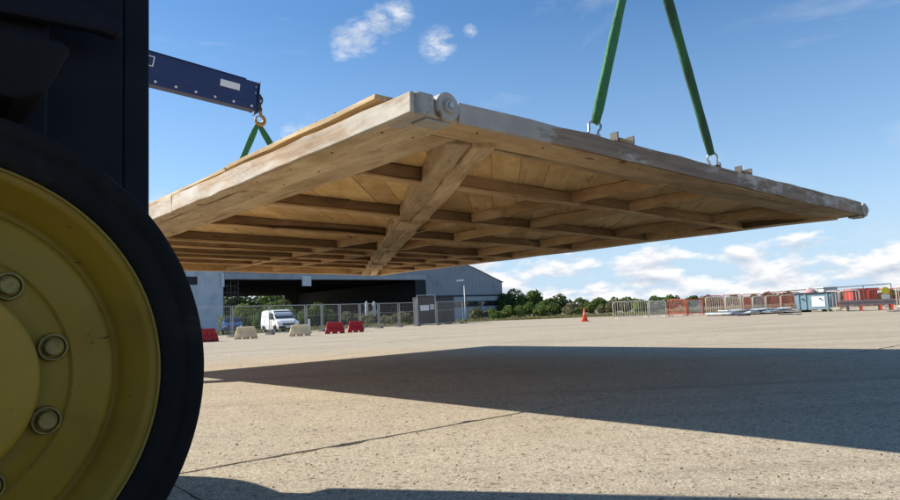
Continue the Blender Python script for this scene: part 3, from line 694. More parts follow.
# far truck and its jib (the boom seen behind the dark mast)
tip = at(256, 98, 14.6); left = at(151, 70, 13.2); jd = (tip - left).normalized()
root = tip - jd * 3.9
j2, tipb = jib(root, tip, .64, .70, .24, 'dark blue box boom with white bolts holding the bronze hook', True)
def telehandler(loc, rz, reach, label):
    """machine whose sloping boom carries the jib: reach = jib root in world space"""
    t = empty('telehandler', loc, rz); tag(t, label, 'telehandler')
    loc_r = Matrix.Rotation(-rz, 3, 'Z') @ (Vector(reach) - Vector(loc)); W = 1.1
    for x in (-1.5, 1.5): wheel(t, -W, x, .6, -1, False); wheel(t, W, x, .6, 1, False)
    MB().prism([(-2.4, .55), (2.1, .5), (2.2, .95), (1.2, 1.15), (-1.4, 1.3), (-2.4, 1.6)], -.55, .55, lambda a, b, w: (a, w, b)).build('chassis', D['black'], t, bevel=.04)
    MB().prism([(-.5, 1.17), (.9, 1.1), (.75, 1.75), (.4, 2.35), (-.4, 2.4)], .18, 1.0, lambda a, b, w: (a, w, b)).build('cab', D['glass'], t, bevel=.04)
    MB().box(-.55, .5, .15, 1.03, 2.405, 2.48).build('cab_roof', D['blue'], t, bevel=.02)
    p0 = Vector((-2.0, -.2, 1.75)); d = loc_r - p0
    for nm, f0, f1, w_ in (('boom_outer', 0, .48, .19), ('boom_middle', .40, .76, .155), ('boom_inner', .68, 1.0, .12)):
        a, b = p0 + d * f0, p0 + d * f1; dn_ = d.normalized(); sd_ = dn_.cross(Vector((0, 0, 1))).normalized(); ud_ = sd_.cross(dn_)
        MB().hexa([a - sd_ * w_ - ud_ * w_, a + sd_ * w_ - ud_ * w_, a + sd_ * w_ + ud_ * w_, a - sd_ * w_ + ud_ * w_, b - sd_ * w_ - ud_ * w_, b + sd_ * w_ - ud_ * w_, b + sd_ * w_ + ud_ * w_, b - sd_ * w_ + ud_ * w_]).build(nm, D['blue'] if nm != 'boom_middle' else D['dark_steel'], t, bevel=.01)
    MB().box(-2.3, -1.6, -.5, .1, 1.3, 1.95).build('boom_pivot', D['black'], t, bevel=.03)
    MB().tube([(.2, -.2, 1.1), p0 + d * .33], .07, 10).build('lift_ram', D['steel'], t, smooth=True)
    return t
b2 = Vector((-12.6, 10.4, 0)); rd = root - b2
telehandler(b2, math.atan2(rd.y, rd.x), root + jd * .05, 'blue telehandler behind the close forklift, carrying the blue jib')
hkL = hook('crane_hook', tipb + Vector((0, 0, .06)), 'bronze hook on a short chain under the blue jib tip', 1.2, D['hook'], 2)
# bring the left slings exactly into the hook bowl
seat = hkL.location.z + hkL['seat']; 
# near truck's jib, above the picture, carries the right hand slings
c0 = O1 + Vector((math.cos(TH), math.sin(TH), 0)) * .82; c0.z = LIFT + .15
end = Vector((apexR.x, apexR.y, 5.25)); ddir = (end - c0).normalized()
j1, tb = jib(c0, end - ddir * .1, .3, .5, .2, 'blue boom of the close forklift, above the steep slings', False)
hkR = hook('crane_hook', Vector((apexR.x, apexR.y, apexR.z + .75)), 'lifting hook over the two steep green slings', 1.3, D['hook'], 2)

# ------------------------------------------------------------------ hangar
hu = Vector((math.cos(YAW), math.sin(YAW), 0)); hl = Vector((-hu.y, hu.x, 0))
hA = gx(223.5, 85.0)
hang = empty('hangar', hA, YAW); tag(hang, 'large grey aircraft hangar with wide open doorway and arched roof', 'hangar')
T_OP, T_R, T_L = 33.0, 50.5, -18.0
def roof_z(t): return 6.1 + 7.0 * (1 - ((t - 16.25) / 34.25) ** 2)
xz = lambda a, b, w: (a, w, b)
HO = 6.55                                                    # opening height
def wall_poly(t0, t1, z0, n=10): return [(t0, z0), (t1, z0)] + [(t1 + (t0 - t1) * i / n, roof_z(t1 + (t0 - t1) * i / n)) for i in range(n + 1)]
MB().prism(wall_poly(T_L, 0, 0), 0, .25, xz).build('wall', D['clad_pale'], hang)
MB().prism(wall_poly(0.001, T_OP, HO, 24), .05, .3, xz).build('gable_wall', D['clad_grey'], hang)
MB().prism(wall_poly(T_OP + .001, T_R, 3.9), 0, .25, xz).build('wall', D['clad_grey'], hang)
MB().prism([(T_OP + .001, 0), (T_R, 0), (T_R, 3.898), (T_OP + .001, 3.898)], -.12, .25, xz).build('lower_wall', D['clad_low'], hang)
MB().box(T_OP + 2, T_R - .8, -.16, -.121, 2.1, 3.0).build('window_band', D['hangar_dark'], hang)
for k in range(9):
    a = T_OP + 2.15 + k * 1.63; MB().box(a, a + 1.45, -.18, -.161, 2.2, 2.9).build('window', D['glass'], hang)
MB().box(T_OP, T_R, -.2, -.122, 3.78, 4.02).build('drip_trim', D['hangar_dark'], hang)
for k in range(1, 22):                                       # upright sheet joints of the cladding
    a = T_OP + k * .8
    if a < T_R - .2: MB().box(a, a + .05, -.018, -.001, 4.03, roof_z(a) - .1).build('cladding_rib', D['clad_grey'], hang)
for k in range(1, 14): MB().box(-k * 1.15, -k * 1.15 + .05, -.02, -.001, .1, 7.5).build('cladding_rib', D['clad_pale'], hang)
MB().box(-6.2, -3.3, -.10, -.052, 5.9, 6.9).build('dark_panel', D['hangar_dark'], hang)
MB().box(-.30, .06, -.3, -.051, 5.6, 7.3).build('white_board', D['white'], hang)
MB().box(0.1, T_OP, -.35, -.02, HO + .002, HO + .75).build('door_track', D['clad_low'], hang, bevel=.02)
MB().box(11.0, 12.4, -.40, -.352, HO - .9, HO + .5).build('notice', D['white'], hang)
# outer shell: roof, side walls, back wall with a lower rear opening
DEP = 42.0
mb = MB(); n = 30
ts = [T_L - .3 + (T_R - T_L + .6) * i / n for i in range(n + 1)]
vs = []
for w in (-.12, DEP + .3):
    for dz in (.03, .15): vs += [(t, w, roof_z(max(T_L, min(T_R, t))) + dz) for t in ts]
m_ = n + 1; fs = []
for i in range(n): fs += [(i, i + 1, 2 * m_ + i + 1, 2 * m_ + i), (m_ + i, 3 * m_ + i, 3 * m_ + i + 1, m_ + i + 1), (i, m_ + i, m_ + i + 1, i + 1), (2 * m_ + i, 2 * m_ + i + 1, 3 * m_ + i + 1, 3 * m_ + i)]
mb.add(vs, fs); mb.build('roof', D['roof'], hang)
MB().box(T_L, T_L + .25, .26, DEP, 0, 6.1).build('side_wall', D['clad_grey'], hang)
MB().box(T_R - .25, T_R, .26, DEP, 0, 6.1).build('side_wall', D['clad_grey'], hang)
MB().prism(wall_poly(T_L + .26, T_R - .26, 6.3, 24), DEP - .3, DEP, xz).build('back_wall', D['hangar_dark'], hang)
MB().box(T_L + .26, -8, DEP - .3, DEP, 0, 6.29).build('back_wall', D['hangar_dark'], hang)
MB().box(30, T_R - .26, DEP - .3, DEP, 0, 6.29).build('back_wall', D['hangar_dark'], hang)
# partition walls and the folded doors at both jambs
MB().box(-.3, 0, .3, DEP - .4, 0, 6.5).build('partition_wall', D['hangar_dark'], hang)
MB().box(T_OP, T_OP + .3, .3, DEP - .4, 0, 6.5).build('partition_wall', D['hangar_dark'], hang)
for k in range(3):
    MB().box(T_OP - 2.6 + k * .9, T_OP - 1.85 + k * .9, -.9 + .3 * k, -.7 + .3 * k, .1, HO - .1).build('sliding_door', D['hangar_dark'], hang)
for x0, x1, w_ in ((.2, 2.2, 1.6),):                          # lattice door tower at the left jamb
    mb = MB()
    for x in (x0, (x0 + x1) / 2, x1):
        for w in (.5, w_): mb.box(x - .05, x + .05, w - .05, w + .05, 0, HO)
    for z in [q * .82 for q in range(1, 8)]:
        for w in (.5, w_): mb.box(x0, x1, w - .03, w + .03, z, z + .06)
        mb.tube([(x0, .5, z), (x1, .5, z + .8)], .025, 4)
    mb.build('door_tower', D['dark_steel'], hang)
for k in range(6):                                           # roof trusses inside
    w = 3 + k * 7; mb = MB()
    mb.box(.1, T_OP - .1, w, w + .25, 7.6, 7.8); mb.box(.1, T_OP - .1, w, w + .25, 6.6, 6.8)
    for q in range(16): mb.tube([(1 + q * 2, w + .1, 6.7), (2 + q * 2, w + .1, 7.7), (3 + q * 2, w + .1, 6.7)], .07, 4)
    mb.build('roof_truss', D['hangar_dark'], hang)
MB().box(.1, T_OP - .1, .5, DEP - .5, -.01, .02).build('hangar_floor', D['concrete'], hang)

# ------------------------------------------------------------------ foliage
def leaf_cloud(mb, lobes, count, size, r_):
    wts = [l[3] ** 2 for l in lobes]; tot = sum(wts)
    for (cx, cy, cz, rad, flat) in lobes:
        for k in range(int(count * rad * rad / tot)):
            while True:
                p = Vector((r_.uniform(-1, 1), r_.uniform(-1, 1), r_.uniform(-1, 1)))
                if .02 < p.length < 1: break
            p = p.normalized() * (p.length ** .28 if r_.random() < .8 else p.length * 1.12)
            c = Vector((cx + p.x * rad, cy + p.y * rad, cz + p.z * rad * flat))
            if c.z < .03: continue
            s_ = size * r_.uniform(.5, 1.35)
            nrm = (p + Vector((r_.gauss(0, .6), r_.gauss(0, .6), r_.gauss(0, .6) + .25))).normalized(); a = nrm.orthogonal().normalized(); b = nrm.cross(a)
            q = r_.uniform(0, 6.28); a, b = a * math.cos(q) + b * math.sin(q), b * math.cos(q) - a * math.sin(q)
            mb.add([c - a * s_, c + b * s_ * .55, c + a * s_, c - b * s_ * .55 + nrm * s_ * .25], [(0, 1, 2, 3)])
def shrub(name, p, w, h, leaf, label, cat, seed, group, count=None, size=None, trunk=.3, dens=1.0):
    r_ = random.Random(seed); t = empty(name, p); mb = MB(); lobes = []
    n = max(4, int(w * 1.3))
    for i in range(n):
        a = r_.uniform(0, 6.28); q = r_.random() ** .6
        rad = r_.uniform(.22, .38) * min(w * .8, h)
        x, y = math.cos(a) * q * (w / 2 - rad * .6), math.sin(a) * q * (w / 2 - rad * .6)
        z = max(rad * .55 + trunk * .4, (h - rad * .9) * (1 - .55 * q * q) * r_.uniform(.55, 1.0)); lobes.append((x, y, z, rad, r_.uniform(.75, 1.0)))
    lobes.append((0, 0, h - .32 * min(w, h), .32 * min(w, h), .95))
    size = size or max(.10, min(.24, h * .045)); area = sum(l[3] ** 2 for l in lobes) * 12
    leaf_cloud(mb, lobes, count or int(min(4200, dens * 1.3 * area / (size * size))), size, r_)
    mb.build('crown', D[leaf], t, raw=True)
    mb = MB(); mb.tube([(0, 0, -.05), (.03, .02, h * .3), (0, 0, h * .65)], [h * .035, h * .028, h * .01], 6)
    for l in lobes[:8]: mb.tube([(0, 0, h * r_.uniform(.05, .3)), (l[0] * .5, l[1] * .5, l[2] * .7), (l[0], l[1], l[2] + l[3] * .3)], [h * .016, h * .011, .008], 5)
    mb.build('trunk', D['bark'], t)
    tag(t, label, cat, group); return t
ORDN = ['first','second','third','fourth','fifth','sixth','seventh','eighth','ninth','tenth','eleventh','twelfth','thirteenth','fourteenth','fifteenth','sixteenth']
leafs = ['leaf_a', 'leaf_b', 'leaf_c', 'leaf_d']
def top_h(px, ypx, Y): return at(px, ypx, Y).z
# bushes in front of and seen through the hangar doorway
G1 = 'bushes behind the mesh fence'
for i, (px, ytop, Y, wpx, lf, lab) in enumerate([
    (243, 303, 72, 46, 'leaf_b', 'light green bush left of the white van, by the hangar jamb'),
    (283, 299, 76, 66, 'leaf_b', 'broad bright green bush behind the white van'),
    (318, 302, 74, 48, 'leaf_a', 'mid green bush right of the white van, behind the fence'),
    (347, 311, 70, 36, 'leaf_d', 'dull olive bush behind the two red barriers'),
    (374, 310, 69, 40, 'leaf_d', 'pale straggly bush behind the fence, near the white figures'),
    (402, 311, 67, 34, 'leaf_d', 'pale straggly bush left of the dark grey cabin'),
    (262, 311, 68, 26, 'leaf_c', 'small dark bush just behind the van roof')]):
    c = gx(px, Y); h = top_h(px, ytop, Y); shrub('bush', c, wpx * Y / FPX, h, lf, lab, 'bush', 100 + i, G1)
for i, (px, ytop, Y, wpx, lf, lab) in enumerate([
    (235, 287, 150, 52, 'leaf_c', 'dark tree beyond the hangar, leftmost in the doorway'),
    (268, 287, 152, 54, 'leaf_a', 'green tree beyond the hangar, above the white van'),
    (300, 286, 150, 52, 'leaf_c', 'dark tree beyond the hangar, right of the van'),
    (332, 288, 155, 50, 'leaf_a', 'green tree beyond the hangar, above the red barriers')]):
    shrub('tree', gx(px, Y), wpx * Y / FPX, top_h(px, ytop, Y), lf, lab, 'tree', 130 + i, 'trees seen through the hangar doorway', size=.34)
# trees and scrub right of the hangar
for i, (px, ytop, Y, wpx, lf, lab) in enumerate([
    (516, 289.5, 118, 38, 'leaf_c', 'tall rounded dark green tree at the right end of the hangar'),
    (535, 291, 116, 34, 'leaf_a', 'rounded green tree, second from the hangar end'),
    (560, 294.5, 112, 22, 'leaf_c', 'small pointed dark tree above the scrub, left of the cone'),
    (549, 299, 108, 28, 'leaf_a', 'low green tree between the rounded trees and the pointed one'),
    (580, 298.5, 120, 26, 'leaf_c', 'low dark tree above the orange cone'),
    (600, 298, 122, 26, 'leaf_a', 'low green tree right of the orange cone')]):
    shrub('tree', gx(px, Y), 1.25 * wpx * Y / FPX, top_h(px, ytop - 1, Y), lf, lab, 'tree', 160 + i, 'trees right of the hangar', size=.26, trunk=.5)
for i, (px, ytop, Y, wpx, lf, lab) in enumerate([
    (445, 309, 78, 24, 'leaf_d', 'olive scrub bush between the cabin and the lamp post'),
    (478, 307, 80, 30, 'leaf_d', 'brownish scrub bush right of the lamp post'),
    (492, 309, 76, 22, 'leaf_a', 'small green scrub bush before the hangar end wall'),
    (508, 306, 80, 30, 'leaf_b', 'bright green scrub bush under the tall rounded tree'),
    (530, 303, 86, 34, 'leaf_a', 'green scrub mound before the rounded trees'),
    (552, 303.5, 84, 32, 'leaf_b', 'green scrub mound left of the orange cone'),
    (572, 303, 88, 30, 'leaf_d', 'olive scrub mound behind the orange cone'),
    (594, 301.5, 86, 34, 'leaf_b', 'light scrub mound right of the orange cone'),
    (616, 300.5, 84, 34, 'leaf_d', 'olive scrub mound behind the first pale barrier'),
    (640, 300, 86, 34, 'leaf_b', 'green scrub mound behind the pale barriers'),
    (664, 300, 84, 30, 'leaf_d', 'olive scrub mound left of the red barrier')]):
    shrub('bush', gx(px, Y), 1.35 * wpx * Y / FPX, top_h(px, ytop - 1, Y), lf, lab, 'bush', 200 + i, 'scrub right of the hangar', size=.17)
for i in range(16):
    px = 612 + i * 20 + rnd.uniform(-4, 4); Y = rnd.uniform(185, 205); yt = 297.5 - .0434 * (px - 640) * .55 + rnd.uniform(-1.2, 1.5) - 1.6
    nm = 'leftmost' if i == 0 else ORDN[i] + ' from the left'
    shrub('tree', gx(px, Y), rnd.uniform(36, 46) * Y / FPX, top_h(px, yt, Y), leafs[i % 3], 'distant low tree on the skyline, %s in the far row' % nm, 'tree', 260 + i, 'far skyline trees', count=1300, size=.5)

# ------------------------------------------------------------------ site fence
def fence_panel(p0, p1, h, label, group, first=None):
    p0, p1 = Vector(p0), Vector(p1); d = p1 - p0; Ln = d.length; t = empty('fence_panel', p0, math.atan2(d.y, d.x))
    for x in (.02, Ln - .02): MB().tube([(x, 0, 0.02), (x, 0, h)], .03, 6).build('post', D['galv'], t)
    for z in (.15, h - .02): MB().tube([(.05, 0, z), (Ln - .05, 0, z)], .022, 6).build('rail', D['galv'], t)
    MB().tube([(.05, 0, h * .62), (Ln - .05, 0, h * .62)], .012, 5).build('rail', D['galv'], t)
    mb = MB(); n = int(Ln / .12)
    for i in range(1, n): x = Ln * i / n; mb.box(x - .002, x + .002, -.002, .002, .16, h - .04)
    for z in [.4 + .25 * q for q in range(6)]: mb.box(.05, Ln - .05, .003, .006, z, z + .004)
    mb.build('wire_mesh', D['galv'], t)
    mb = MB()
    for x in (0, Ln): mb.prism([(x - .12, 0), (x + .12, 0), (x + .1, .13), (x - .1, .13)], -.32, .32, lambda a, b, w: (a, w, b))
    mb.build('foot_block', D['foot'], t, bevel=.01)
    tag(t, label, 'fence', group); return t
fp = [gx(186, 41), gx(232, 43.5), gx(270, 46), gx(306, 48.5), gx(322, 49.5), gx(340, 51), gx(360, 52.5), gx(379, 54), gx(399, 55.5), gx(417, 56.5)]
labs = ['mesh fence panel in front of the pale hangar wall', 'mesh fence panel left of the white van', 'mesh fence panel in front of the white van', 'narrow mesh fence panel right of the van', 'mesh fence panel left of the first red barrier', 'mesh fence panel above the left red barrier', 'mesh fence panel above the right red barrier', 'mesh fence panel second left of the grey cabin', 'mesh fence panel adjoining the grey cabin']
for i in range(len(fp) - 1): fence_panel(fp[i] + Vector((.04, 0, 0)), fp[i + 1] - Vector((.04, 0, 0)), 2.0, labs[i], 'site fence panels')
fence_panel(gx(417.5, 56.5), gx(436, 57.5), 2.6, 'tall mesh gate panel in front of the grey cabin', 'site fence panels')
fence_panel(gx(437, 57.5), gx(463, 60), 2.0, 'mesh fence panel between the cabin and the lamp post', 'site fence panels')

# dark grey cabin
c = gx(427, 62); cb = empty('site_cabin', c, R(14)); tag(cb, 'dark grey site cabin with pale notices beside the fence', 'cabin')
MB().box(-1.05, 2.35, -1.2, 1.2, .1, 2.45).build('cabin_body', D['cabin'], cb, bevel=.03)
MB().box(-1.1, 2.4, -1.25, 1.25, 2.452, 2.55).build('roof', D['hangar_dark'], cb, bevel=.02)
for x in (-.9, 1.9): MB().box(x, x + .2, -1.1, 1.1, 0, .1).build('skid', D['black'], cb)
for k in range(14): MB().box(-1.0 + k * .23, -.95 + k * .23, -1.235, -1.201, .2, 2.4).build('wall_rib', D['cabin'], cb)
MB().box(-.85, -.05, -1.25, -1.236, 1.3, 1.8).build('notice', D['clad_pale'], cb); MB().box(.05, .45, -1.25, -1.236, 1.35, 1.85).build('notice', D['clad_low'], cb)
# lamp post
c = gx(465.5, 70); lp = empty('lamp_post', c); tag(lp, 'slim grey lamp post with a pale lantern before the hangar', 'lamp post')
lh = top_h(463, 281, 70)
MB().tube([(0, 0, 0), (0, 0, 1.2), (0, 0, lh)], [.09, .07, .05], 8).build('pole', D['galv'], lp, smooth=True)
MB().prism([(-.75, -.03), (-.1, .0), (.05, .06), (-.1, .16), (-.75, .1)], -.14, .14, lambda a, b, w: (a, w, lh + b)).build('lantern', D['white'], lp, bevel=.02)
MB().box(-.16, .16, -.16, .16, 0, .25).build('base', D['foot'], lp)
# two white bottles-shaped figures: pale wrapped posts by the fence
for px, lab in ((367, 'pale wrapped post behind the fence, left one of two'), (374.5, 'pale wrapped post behind the fence, right one of two')):
    o = gx(px, 64); h = top_h(px, 301.5, 64); t = empty('wrapped_post', o)
    MB().lathe([(h * .42, .10), (h * .45, .17), (h * .62, .19), (h * .75, .15), (h * .93, .17), (h, .06)], 12, lambda x, r, a: (r * math.cos(a), r * math.sin(a), x)).build('wrapping', D['clad_low'], t, smooth=True)
    MB().tube([(0, 0, 0), (0, 0, h + .1)], .05, 6).build('post', D['bark'], t)
    tag(t, lab, 'post', 'wrapped posts')

# ------------------------------------------------------------------ vehicles
def body_mesh(secs, wf):
    """loft of stations (x, z_low, z_belt, z_top, half width, half width at the top)"""
    mb = MB(); vs = []; 
    for (x, z0, zb, zt, w, wt) in secs:
        vs += [(x, -w * .92, z0), (x, -w, (z0 + zb) * .5), (x, -w * .97, zb), (x, -wt, zt - .04), (x, -wt * .8, zt), (x, wt * .8, zt), (x, wt, zt - .04), (x, w * .97, zb), (x, w, (z0 + zb) * .5), (x, w * .92, z0)]
    n = 10; fs = []
    for i in range(len(secs) - 1):
        for k in range(n): fs.append((i * n + k, i * n + (k + 1) % n, (i + 1) * n + (k + 1) % n, (i + 1) * n + k))
    fs += [tuple(range(n)), tuple(range((len(secs) - 1) * n, len(secs) * n))[::-1]]
    return mb.add(vs, fs)
def road_wheel(t, x, y, r, side):
    w = empty('wheel', (x, y, r)); w.parent = t
    f = lambda e, q, a: (q * math.cos(a), side * e, q * math.sin(a))
    MB().lathe([(-.18, r * .6), (-.2, r * .95), (-.15, r), (-.03, r), (0, r * .93), (0, r * .68)], 24, f).build('tyre', D['rubber'], w)
    MB().lathe([(-.02, r * .67), (.004, r * .64), (-.03, r * .5), (.0, r * .15), (.0, .01)], 20, f).build('rim', D['steel'], w)
def van(loc, rz, label):
    t = empty('white_van', loc, rz); tag(t, label, 'van')
    secs = [(-2.2, .32, 1.0, 1.70, .86, .72), (-2.12, .28, 1.02, 1.80, .90, .78), (-1.2, .26, 1.03, 1.84, .92, .80), (.2, .26, 1.03, 1.83, .92, .79), (.62, .26, 1.03, 1.76, .92, .77), (.95, .26, 1.02, 1.56, .92, .77), (1.38, .26, 1.0, 1.10, .91, .78), (1.95, .28, .86, .93, .88, .70), (2.16, .32, .72, .78, .80, .62), (2.22, .36, .6, .66, .70, .55)]
    body_mesh(secs, 0).build('body', D['white'], t, bevel=.015)
    MB().add([(.70, -.70, 1.70), (.70, .70, 1.70), (1.36, .76, 1.125), (1.36, -.76, 1.125), (.735, -.70, 1.72), (.735, .70, 1.72), (1.40, .76, 1.125), (1.40, -.76, 1.125)], [(0, 1, 2, 3), (4, 7, 6, 5), (0, 4, 5, 1), (1, 5, 6, 2), (2, 6, 7, 3), (3, 7, 4, 0)]).build('windscreen', D['glass'], t)
    for s_ in (-1, 1):
        f = lambda a, b, w, s_=s_: (a, s_ * (w + .905 - (b - 1.03) * .175), b)
        MB().prism([(.05, 1.08), (1.18, 1.08), (.78, 1.55), (.05, 1.66)], .0, .012, f).build('side_window', D['glass'], t)
        MB().prism([(-.9, .5), (-.88, .5), (-.88, 1.7), (-.9, 1.7)], .0, .008, f).build('door_line', D['black'], t)
        MB().box(1.0, 1.12, *sorted((s_ * .93, s_ * 1.10)), 1.05, 1.25).build('mirror', D['black'], t, bevel=.02)
        MB().prism([(1.93, .72), (2.20, .62), (2.20, .74), (1.93, .885)], *sorted((s_ * .58, s_ * .87)), lambda a, b, w: (a, w, b)).build('headlight', D['chrome'], t, bevel=.01)
        for x in (-1.35, 1.42): road_wheel(t, x, s_ * .90, .33, s_)
        for x in (-1.35, 1.42): MB().lathe([(0, .02), (0, .41), (.012, .41), (.012, .02)], 24, lambda e, q, a, x=x: (x + q * math.cos(a), s_ * (.885 + e), .36 + q * math.sin(a))).build('wheel_arch', D['black'], t)
    MB().box(2.12, 2.30, -.80, .80, .30, .50).build('bumper', D['black'], t, bevel=.04)
    MB().box(2.18, 2.245, -.48, .48, .56, .70).build('grille', D['black'], t, bevel=.01)
    MB().box(2.301, 2.31, -.26, .26, .38, .49).build('number_plate', D['white'], t)
    return t
c = gx(279.5, 55); van(c, R(-57), 'white panel van parked behind the site fence')
def car(loc, rz, label, m):
    t = empty('parked_car', loc, rz); tag(t, label, 'car')
    secs = [(-2.05, .34, .72, .80, .72, .6), (-1.95, .28, .85, .95, .82, .68), (-1.5, .25, .90, 1.15, .86, .66), (-.95, .25, .92, 1.42, .87, .58), (.1, .25, .92, 1.45, .87, .58), (.75, .25, .90, 1.05, .87, .66), (1.5, .26, .82, .90, .84, .66), (2.0, .32, .66, .72, .74, .55)]
    body_mesh(secs, 0).build('body', m, t, bevel=.02)
    MB().add([(.2, -.55, 1.44), (.2, .55, 1.44), (.78, .64, 1.08), (.78, -.64, 1.08), (.24, -.55, 1.46), (.24, .55, 1.46), (.82, .64, 1.09), (.82, -.64, 1.09)], [(0, 1, 2, 3), (4, 7, 6, 5), (0, 4, 5, 1), (1, 5, 6, 2), (2, 6, 7, 3), (3, 7, 4, 0)]).build('windscreen', D['glass'], t)
    for s_ in (-1, 1):
        f = lambda a, b, w, s_=s_: (a, s_ * (w + .86 - (b - .92) * .52), b)
        MB().prism([(-1.25, .96), (.62, .96), (.1, 1.37), (-.9, 1.36)], 0, .012, f).build('side_window', D['glass'], t)
        for x in (-1.3, 1.3): road_wheel(t, x, s_ * .86, .31, s_)
        MB().box(1.86, 2.0, *sorted((s_ * .45, s_ * .72)), .58, .70).build('headlight', D['chrome'], t)
    return t
D['carblue'] = mat('blue_car_paint', (.015, .045, .12), (.012, .04, .10), 2, .3, coat=.3)
car(gx(232, 56), R(-70), 'dark blue car parked beside the pale hangar wall', D['carblue'])

# ------------------------------------------------------------------ plastic road barriers and cone
def road_barrier(p, rz, Ln, h, m, label, group):
    t = empty('road_barrier', p, rz); tag(t, label, 'barrier', group)
    prof = [(.24, .10), (.235, .22), (.13, .40), (.105, h - .05), (.07, h)]
    vs = []; n = len(prof)
    for x, k in ((-Ln / 2, 1.0), (-Ln / 2 + .04, 1.0), (Ln / 2 - .04, 1.0), (Ln / 2, 1.0)):
        for s_ in (1, -1):
            for (y, z) in (prof if s_ == 1 else prof[::-1]):
                xx = x - math.copysign(.13 * (z / h) ** 1.5, x); e = .82 if abs(x) == Ln / 2 else 1
                vs.append((xx, s_ * y * e, z))
    m2 = 2 * n; fs = []
    for i in range(3):
        for k in range(m2): fs.append((i * m2 + k, i * m2 + (k + 1) % m2, (i + 1) * m2 + (k + 1) % m2, (i + 1) * m2 + k))
    fs += [tuple(range(m2)), tuple(range(3 * m2, 4 * m2))[::-1]]
    MB().add(vs, fs).build('body', m, t, bevel=.015)
    for x0, x1 in ((-Ln / 2 + .01, -Ln / 2 + .28), (-.14, .14), (Ln / 2 - .28, Ln / 2 - .01)): MB().box(x0, x1, -.235, .235, 0, .099).build('foot', m, t, bevel=.01)
    MB().lathe([(0, .05), (.03, .05), (.035, .02)], 12, lambda x, r, a: (-.25 + r * math.cos(a), r * math.sin(a), h + x)).build('filler_cap', m, t)
    for x in (-.28, .05, .30): MB().prism([(x - .05, .30), (x + .05, .30), (x + .05, h - .12), (x - .05, h - .12)], 0, .012, lambda a, b, w: (a, -(.185 - (b - .3) * .19 + w), b)).build('rib', m, t)
    return t
road_barrier(gp(246, 339), R(6), 1.15, .66, D['plastic_white'], 'cream plastic road barrier nearest the blue car', 'cream road barriers')
road_barrier(gp(300, 336), R(4), 1.15, .63, D['plastic_white'], 'cream plastic road barrier in front of the white van', 'cream road barriers')
road_barrier(gp(335, 333.6), R(5), 1.15, .68, D['plastic_red'], 'red plastic road barrier, left one of the touching pair', 'red road barriers')
road_barrier(gp(355, 332.3) + Vector((.05, 0, 0)), R(9), 1.0, .68, D['plastic_red'], 'red plastic road barrier, right one of the touching pair', 'red road barriers')
road_barrier(gp(206, 342), R(50), 1.15, .66, D['plastic_red'], 'red plastic road barrier half hidden by the big tyre', 'red road barriers')
c = gp(585, 321.5); cn = empty('traffic_cone', c); tag(cn, 'orange traffic cone standing alone on the apron', 'cone')
MB().prism([(-.26, -.26), (.26, -.26), (.26, .26), (-.26, .26)], 0, .06).build('base', D['orange'], cn, bevel=.02)
MB().lathe([(.06, .19), (.42, .115), (.85, .045), (.86, .02)], 20, lambda x, r, a: (r * math.cos(a), r * math.sin(a), x)).build('cone_body', D['orange'], cn, smooth=True)
MB().lathe([(.40, .125), (.58, .092)], 20, lambda x, r, a: (r * math.cos(a), r * math.sin(a), x)).build('collar', mat('cone_collar', (.70, .22, .16), None, rough=.5), cn, smooth=True)
c = gx(295.5, 47); mk = empty('marker_post', gx(309, 46)); tag(mk, 'short white marker post by the fence, right of the van', 'post')
MB().box(-.07, .07, -.03, .03, .0, .95).build('blade', D['white'], mk, bevel=.01); MB().box(-.16, .16, -.12, .12, 0, .06).build('base', D['foot'], mk)

# ------------------------------------------------------------------ crowd barriers and site clutter on the right
def crowd_barrier(px0, px1, Y0, Y1, h, m, label, group, infill='bars', zt=0):
    p0, p1 = gx(px0, Y0), gx(px1, Y1); d = p1 - p0; Ln = d.length; t = empty('crowd_barrier', p0, math.atan2(d.y, d.x)); tag(t, label, 'barrier', group)
    r = .032; cr_ = .14
    pts = [(0, 0, .06), (0, 0, h - cr_), (cr_ * .3, 0, h - cr_ * .3), (cr_, 0, h), (Ln - cr_, 0, h), (Ln - cr_ * .3, 0, h - cr_ * .3), (Ln, 0, h - cr_), (Ln, 0, .06)]
    MB().tube(pts, r, 6).build('frame', m, t, smooth=True)
    MB().tube([(0, 0, .20), (Ln, 0, .20)], r * .9, 6).build('lower_rail', m, t)
    if infill == 'bars':
        n = max(4, int(Ln / .17))
        for i in range(1, n): MB().tube([(Ln * i / n, 0, .2), (Ln * i / n, 0, h)], .012, 5).build('bar', m, t)
    else:
        mb = MB(); n = int(Ln / .085)
        for i in range(1, n): mb.box(Ln * i / n - .009, Ln * i / n + .009, -.006, .006, .22, h - .02)
        for q in range(1, 9): z = .2 + (h - .2) * q / 9; mb.box(.02, Ln - .02, .007, .015, z - .009, z + .009)
        mb.build('mesh_infill', D['mesh_red'] if infill == 'red' else D['galv'], t)
    for x in (.18, Ln - .18): MB().tube([(x, -.32, .02), (x, -.2, .10), (x, .2, .10), (x, .32, .02)], .02, 5).build('foot', m, t)
    return t
GB = 'pedestrian barriers on the right'
crowd_barrier(613, 647.5, 46, 46.5, 1.2, D['barrier_white'], 'pale barred crowd barrier, leftmost of the row', GB)
crowd_barrier(649, 666, 46.8, 47.6, 1.15, D['barrier_white'], 'narrow pale crowd barrier left of the red mesh one', GB, 'mesh')
crowd_barrier(668, 686.5, 48.5, 47.5, 1.2, D['barrier_red'], 'red mesh crowd barrier between pale ones', GB, 'red')
crowd_barrier(687.5, 703, 47.4, 48.4, 1.15, D['barrier_red'], 'grey mesh barrier in a red frame', GB, 'mesh')
crowd_barrier(706, 724.5, 46, 46.6, 1.25, D['barrier_white'], 'pale barred crowd barrier behind the left end of the sheets', GB)
